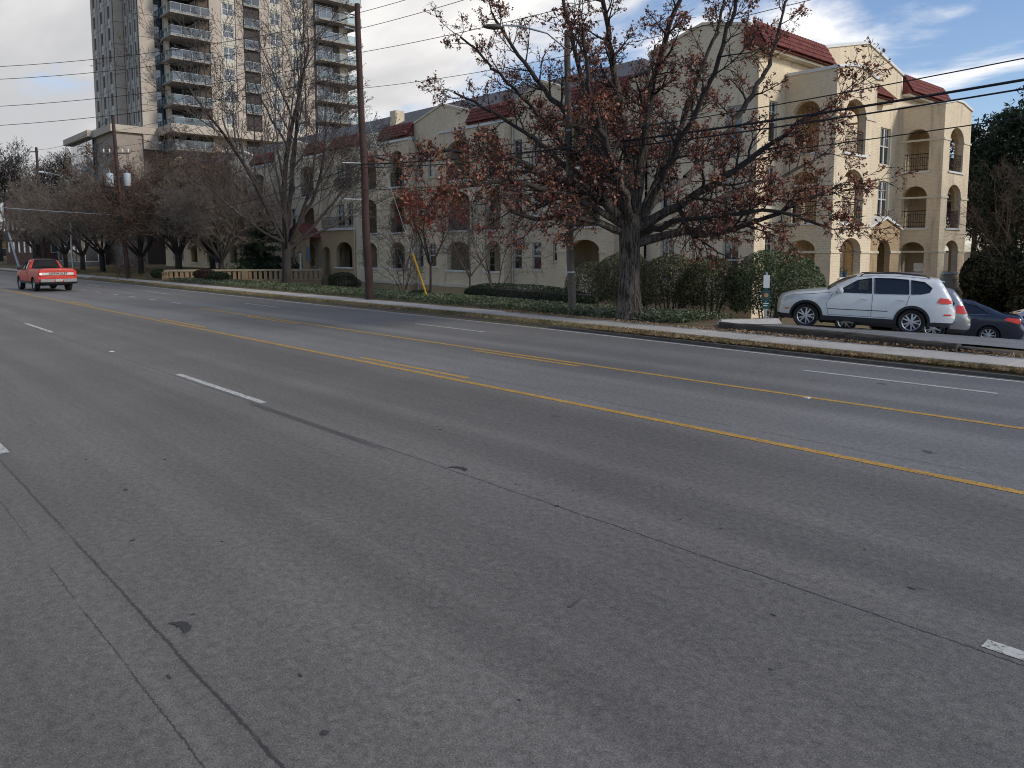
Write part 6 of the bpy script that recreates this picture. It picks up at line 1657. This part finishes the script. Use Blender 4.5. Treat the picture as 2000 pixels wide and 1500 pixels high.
for z in (12.1, 11.5, 10.55, 10.2):
    f = (z-.15)/12.6; x, y = (MT[0]-MP[0])*f, (MT[1]-MP[1])*f
    q = MB(); q.tube([(x, y, z), (x-.12, y-.34, z+.05)], .03, 6); q.lathe([(.03, -.16), (.06, -.14), (.045, -.1), (.065, -.06), (.045, -.02), (.065, .02), (.03, .06)], 'y', 10, (x-.13, y-.42, z+.05)); q.obj('side_insulator', M['galv'], mp_, smooth=True)
for z in (5.9, 4.35):
    q = MB(); f = (z-.15)/12.6; q.tube([((MT[0]-MP[0])*f, (MT[1]-MP[1])*f-.15, z), ((MT[0]-MP[0])*f-.5, (MT[1]-MP[1])*f-.75, z+.02)], .022, 6); q.obj('bracket', M['white_trim'], mp_)
for z in np.arange(.8, 11.6, .9):
    q = MB(); f = z/12.6; q.tube([((MT[0]-MP[0])*f, (MT[1]-MP[1])*f-.16, z), ((MT[0]-MP[0])*f+.10, (MT[1]-MP[1])*f-.27, z)], .012, 5); q.obj('step_bolt', M['galv'], mp_)
P2 = (-64.6, 18.2, .15); T2 = (-65.9, 18.0, 12.6)
p2 = lean_pole('utility_pole', 'leaning red brown utility pole carrying two grey transformers', P2, T2, .18, .12, M['wood_red'])
for sd in (-1, 1):
    z = 7.55; f = z/12.5; cx, cy = (T2[0]-P2[0])*f, (T2[1]-P2[1])*f
    ax = Vector((.6665, .7455, 0))*sd*.66
    q = MB(); q.lathe([(0, -.5), (.24, -.5), (.26, -.46), (.26, .42), (.24, .47), (.10, .52), (0, .53)], 'z', 18, (cx+ax.x, cy+ax.y, z)); o_ = q.obj('transformer', mat('transformer_paint', (.40, .43, .43), .4, .08) if sd < 0 else bpy.data.materials['transformer_paint'], p2, smooth=True)
    q = MB(); q.lathe([(.03, 0), (.05, .05), (.03, .10), (.05, .15), (.02, .22)], 'z', 8, (cx+ax.x, cy+ax.y, z+.5)); q.obj('bushing', M['galv'], o_, smooth=True)
    q = MB(); q.tube([(cx, cy, z+.2), (cx+ax.x*.6, cy+ax.y*.6, z+.2)], .04, 6); q.obj('bracket', M['galv'], p2)
z = 9.55; f = z/12.5; cx, cy = (T2[0]-P2[0])*f, (T2[1]-P2[1])*f
q = MB(); q.box(-1.0, 1.0, -.06, .06, -.06, .06); a_ = q.obj('crossarm', M['wood_pole'], p2, (cx, cy, z), R(48))
for x in (-.95, -.5, .5, .95):
    q = MB(); q.lathe([(.03, .06), (.05, .10), (.06, .3), (.03, .34)], 'z', 8, (x, 0, 0)); q.obj('fuse_holder', M['white_trim'], a_, smooth=True)
P3 = (-93.2, 18.3, .15); T3 = (-93.9, 18.2, 12.9)
p3 = lean_pole('utility_pole', 'distant brown utility pole with a small cross bracket above the street trees', P3, T3, .18, .12, M['wood_red'])
q = MB(); q.box(-.6, .2, -.05, .05, -.05, .05); q.obj('crossarm', M['wood_pole'], p3, (-.68, -.1, 12.3), R(48))
# lamp pole beside the oak
LP_ = (-18.0, 18.76, .15)
lp = lean_pole('lamp_pole', 'grey weathered wooden street lamp pole next to the oak', LP_, (-18.25, 18.7, 9.35), .13, .10, M['wood_pole'], 'street lamp')
q = MB(); q.tube([(-.22, -.1, 8.6), (-.5, -.7, 9.05), (-.95, -1.5, 9.22), (-1.2, -2.0, 9.2)], .03, 8); q.obj('lamp_arm', M['galv'], lp, smooth=True)
q = MB(); q.lathe([(0, -.36), (.07, -.34), (.13, -.2), (.16, 0), (.13, .16), (.06, .26), (.035, .32)], 'x', 14); hd = q.obj('lamp_head', M['wood_pole'], lp, (-1.28, -2.28, 9.12), R(60), smooth=True); hd.scale = (1, 1, .55)
for z, r in ((2.95, .122), (6.0, .112), (1.4, .128)):
    q = MB(); q.lathe([(r, 0), (r+.008, .01), (r+.008, .05), (r, .06)], 'z', 14, (-.25*z/9.2, -.06*z/9.2, z)); q.obj('band', M['galv'], lp)
# pale leaning pole with a round sign at the far left
q0 = lean_pole('metal_post', 'white leaning metal post at the far left edge of the street', (-118.0, 20.2, .05), (-118.9, 18.4, 9.2), .14, .09, mat('white_post', (.55, .60, .62), .4, .08, 3), 'post')
q = MB(); q.lathe([(0, -.03), (.5, -.03), (.5, .03), (0, .03)], 'x', 20, (-.2, .45, 5.1)); q.obj('round_sign', M['white_trim'], q0)
# thin far pole with lamp
fp = lean_pole('lamp_post', 'slim grey street lamp post among the bare street trees', (-84.5, 18.9, .15), (-84.6, 18.9, 9.0), .09, .06, M['galv'], 'street lamp')
q = MB(); q.tube([(-.1, 0, 8.7), (-.3, -.8, 9.3), (-.5, -1.9, 9.5)], .035, 6); q.lathe([(0, -.3), (.1, -.2), (.1, .2), (0, .3)], 'y', 10, (-.52, -2.1, 9.48)); q.obj('lamp_arm', M['galv'], fp, smooth=True)

# wires
def wire(label, a, b, sag, r=.012, name='cable', n=28, m=None):
    a, b = Vector(a), Vector(b); q = MB()
    q.tube([tuple(a.lerp(b, i/n) - Vector((0, 0, 4*sag*(i/n)*(1-i/n))) - a) for i in range(n+1)], r, 5)
    o = q.obj(name, m or M['black_cable'], None, tuple(a)); return tag(o, label, 'cable', 'overhead cables')
RX = 3.5                                                           # next pole, out of the picture to the right
wire('upper power line leaving the tall pole top to the upper right', (-30.2, 17.7, 12.2), (RX, 17.9, 12.2), .75)
wire('second power line from the tall pole into the oak crown', (-30.2, 17.7, 11.55), (RX, 18, 11.6), .7)
wire('thin power line crossing high behind the oak twigs', (-30.2, 17.7, 10.6), (RX, 18, 9.6), .55)
wire('thin wire sloping across the sky above the tile roof', (-30.1, 18.0, 9.2), (RX, 18, 8.6), .7, .010)
wire('thin upper wire crossing in front of the right wing', (-30.0, 18.1, 6.35), (RX, 18.0, 6.6), .65, .014)
wire('thick black communication cable running across the right wing', (-30.0, 18.0, 6.0), (RX, 18.0, 6.05), .55, .030)
wire('second black communication cable just below the thick one', (-30.0, 18.0, 5.85), (RX, 18.0, 5.9), .58, .020)
wire('lowest thin cable crossing the right wing below the thick pair', (-30.0, 18.1, 4.9), (RX, 18.0, 5.35), .45, .013)
wire('upper line between the tall pole and the transformer pole', (-30.2, 17.7, 12.15), (-65.9, 18.0, 12.5), .7)
wire('second line between the tall pole and the transformer pole', (-30.2, 17.7, 11.5), (-65.8, 18.0, 11.4), .75)
wire('third line between the tall pole and the transformer pole', (-30.2, 17.7, 10.5), (-65.7, 18.0, 10.2), .75)
wire('low black cable from the tall pole towards the transformer pole', (-30.0, 18.0, 6.0), (-65.3, 18.0, 5.3), .9, .022)
wire('lower black cable sagging across the bare tree', (-30.0, 18.0, 5.5), (-65.3, 18.0, 4.9), 1.0, .018)
wire('upper line from the transformer pole to the distant pole', (-65.9, 18.0, 12.5), (-93.9, 18.2, 12.7), .7, .016)
wire('lower line from the transformer pole to the distant pole', (-65.8, 18.0, 11.2), (-93.9, 18.2, 11.6), .8, .016)
wire('pale span wire crossing the street at the far left', (-65.2, 18.0, 5.0), (-78.0, -9.0, 7.6), .3, .022, m=M['galv'])
wire('low cable from the transformer pole to the distant pole', (-65.3, 18.0, 5.2), (-93.5, 18.2, 5.0), .8, .02)
for i, (z0, z1, sg, lb) in enumerate([(12.2, 11.7, 1.45, 'topmost of the four wires crossing the grey sky at left'), (11.6, 11.2, 1.45, 'second of the four wires crossing the grey sky at left'), (10.5, 9.6, 1.3, 'third of the four wires crossing the grey sky at left'), (9.8, 8.6, 1.3, 'lowest of the four wires crossing the grey sky at left')]):
    wire(lb, (-30.15, 18.0, z0), (-56.0, -5.5, z1), sg, .013)
# guy wire and its yellow guard
g0, g1 = Vector((-27.75, 19.95, .12)), Vector((-30.0, 18.2, 8.6)); gd = (g1-g0).normalized()
gw = thing('guy_wire', 'yellow plastic guarded guy wire anchoring the tall utility pole', 'guy wire', tuple(g0))
q = MB(); q.tube([(0, 0, 0), tuple(g1-g0)], .010, 5); q.obj('wire', M['galv'], gw)
q = MB(); q.tube([tuple(gd*.05), tuple(gd*2.15)], .045, 8); q.obj('guard', mat('yellow_guard', (.58, .32, .02), .5, .1, 4), gw, smooth=True)

# balustrade of the entrance bridge
bl = thing('balustrade', 'tan masonry balustrade with pale coping leading to the apartment entrance', 'balustrade', (-60.3, 19.6, -.1))
b0, b1 = Vector((-60.3, 19.6, 0)), Vector((-55.0, 29.4, 0)); bd = (b1-b0); BL = bd.length; ba = math.atan2(bd.y, bd.x)
M['bal_tan'] = mat('tan_masonry', (.37, .25, .14), .9, .18, 2, .2, 30)
q = MB(); q.box(-.1, BL+.1, -.17, .17, .86, 1.0); q.obj('coping', mat('buff_coping', (.42, .335, .215), .85, .15, 2, .2, 30), bl, (0, 0, 0), ba)
q = MB(); q.box(0, BL, -.15, .15, .12, .26); q.obj('base_rail', M['bal_tan'], bl, (0, 0, 0), ba)
q = MB(); panel(q, (0, -.11, 0), (1, 0), rect(0, BL, -.9, .118), [arch(5.2, 8.6, -.88, -.65, -.22)], .22); q.obj('wall', M['bal_tan'], bl, (0, 0, 0), ba)
bmq = MB(); bmq.box(-.118, .118, -.10, .10, .262, .858); bm_ = bmq.mesh('baluster', M['bal_tan'])
nb = int(BL/.36)
for i in range(nb+1):
    s_ = BL*i/nb; link('baluster', bm_, bl, (bd.x/BL*s_, bd.y/BL*s_, 0), ba)
q = MB(); q.box(-.22, .22, -.2, .2, -.1, .856); pm_ = q.mesh('pier', M['bal_tan'])
for s_ in (-.02, BL*.5): link('pier', pm_, bl, (bd.x/BL*s_, bd.y/BL*s_, 0), ba)

# parking lot edging beams, wheel stop, sign
M['beam'] = mat('mossy_timber', (.060, .050, .040), .95, .45, 3, .6, 22)
def beam(label, a, b, w, h, z, seed):
    a, b = Vector(a), Vector(b); L = (b-a).length; rr = random.Random(seed); n = 14; q = MB(); vs = []
    for i in range(n+1):
        x = L*i/n; e = lambda k=.018: rr.uniform(-k, k); dz = (z[1]-z[0])*i/n + z[0]
        hh = h[0]+(h[1]-h[0])*i/n
        vs += [(x, -w/2+e(), dz-.12), (x, -w/2+e(), dz+hh*.8+e()), (x, -w/2+.05+e(), dz+hh+e(.012)), (x, w/2-.05+e(), dz+hh+e(.012)), (x, w/2+e(), dz+hh*.8+e()), (x, w/2+e(), dz-.12)]
    q.add(vs, [(i*6+k, (i+1)*6+k, (i+1)*6+k+1, i*6+k+1) for i in range(n) for k in range(5)] + [tuple(range(5, -1, -1)), tuple(n*6+k for k in range(6))])
    o = q.obj('edging_beam', M['beam'], None, tuple(a), math.atan2(b.y-a.y, b.x-a.x)); return tag(o, label, 'edging beam', 'dark beams edging the parking lot')
beam('long dark weathered beam edging the lot beside the sign post', (-11.95, 18.28, 0), (-8.40, 18.20, 0), .26, (.20, .20), (.17, .16), 1)
beam('middle dark beam edging the lot in front of the white car', (-8.40, 18.10, 0), (-5.95, 18.00, 0), .28, (.21, .17), (.16, .15), 2)
beam('low crumbling end beam of the lot edging near the driveway', (-5.92, 18.08, 0), (-4.55, 18.02, 0), .26, (.13, .05), (.15, .15), 3)
st = MB(); L_ = 1.9
st.add([(-L_/2, -.11, 0), (L_/2, -.11, 0), (L_/2, .11, 0), (-L_/2, .11, 0), (-L_/2+.08, -.06, .14), (L_/2-.08, -.06, .14), (L_/2-.08, .06, .14), (-L_/2+.08, .06, .14)], [(0,3,2,1),(4,5,6,7),(0,1,5,4),(1,2,6,5),(2,3,7,6),(3,0,4,7)])
st_o = st.obj('wheel_stop', M['concrete'], None, (-11.75, 19.35, .26), R(62)); tag(st_o, 'pale concrete wheel stop lying at the foot of the sign post', 'wheel stop')
st.obj('wheel_stop', M['concrete'], None, (-13.1, 22.7, -.03), R(112)); tag(bpy.data.objects['wheel_stop.001'], 'concrete wheel stop under the nose of the white car', 'wheel stop')
sg = thing('sign_post', 'slim white post with small white and green parking signs before the hedge', 'sign', (-11.85, 20.35, .17), R(40))
q = MB(); q.box(-.03, .03, -.02, .02, -.1, 1.5); q.obj('post', M['galv'], sg)
def plate(name, x0, x1, z0, z1, m, y=-.035, th=.012, shape=None):
    q = MB()
    if shape: q2 = [(p[0], p[1]) for p in shape]; panel(q, (0, y, 0), (1, 0), q2, [], th)
    else: q.box(x0, x1, y, y+th, z0, z1)
    return q.obj(name, m, sg)
M['sign_green'] = mat('sign_green', (.02, .075, .065), .5, .1, 10)
plate('sign_plate', -.085, .085, 1.06, 1.42, M['white_trim'])
pl = plate('sign_plate', 0, 0, 0, 0, M['sign_green'], shape=[(-.11, .68), (.11, .68), (.11, .97), (0, 1.06), (-.11, .97)])
q = MB(); q.lathe([(0, 0), (.062, 0), (.062, .006)], 'y', 18, (0, -.042, .85)); q.obj('emblem', mat('emblem_orange', (.45, .20, .10), .6, .1), pl)
pl2 = plate('sign_plate', -.105, .105, .46, .66, M['sign_green'])
for k, z in enumerate((.60, .54)):
    q = MB(); q.box(-.07, .07-.03*k, -.039, -.0355, z, z+.025); q.obj('text_line', M['white_trim'], pl2)
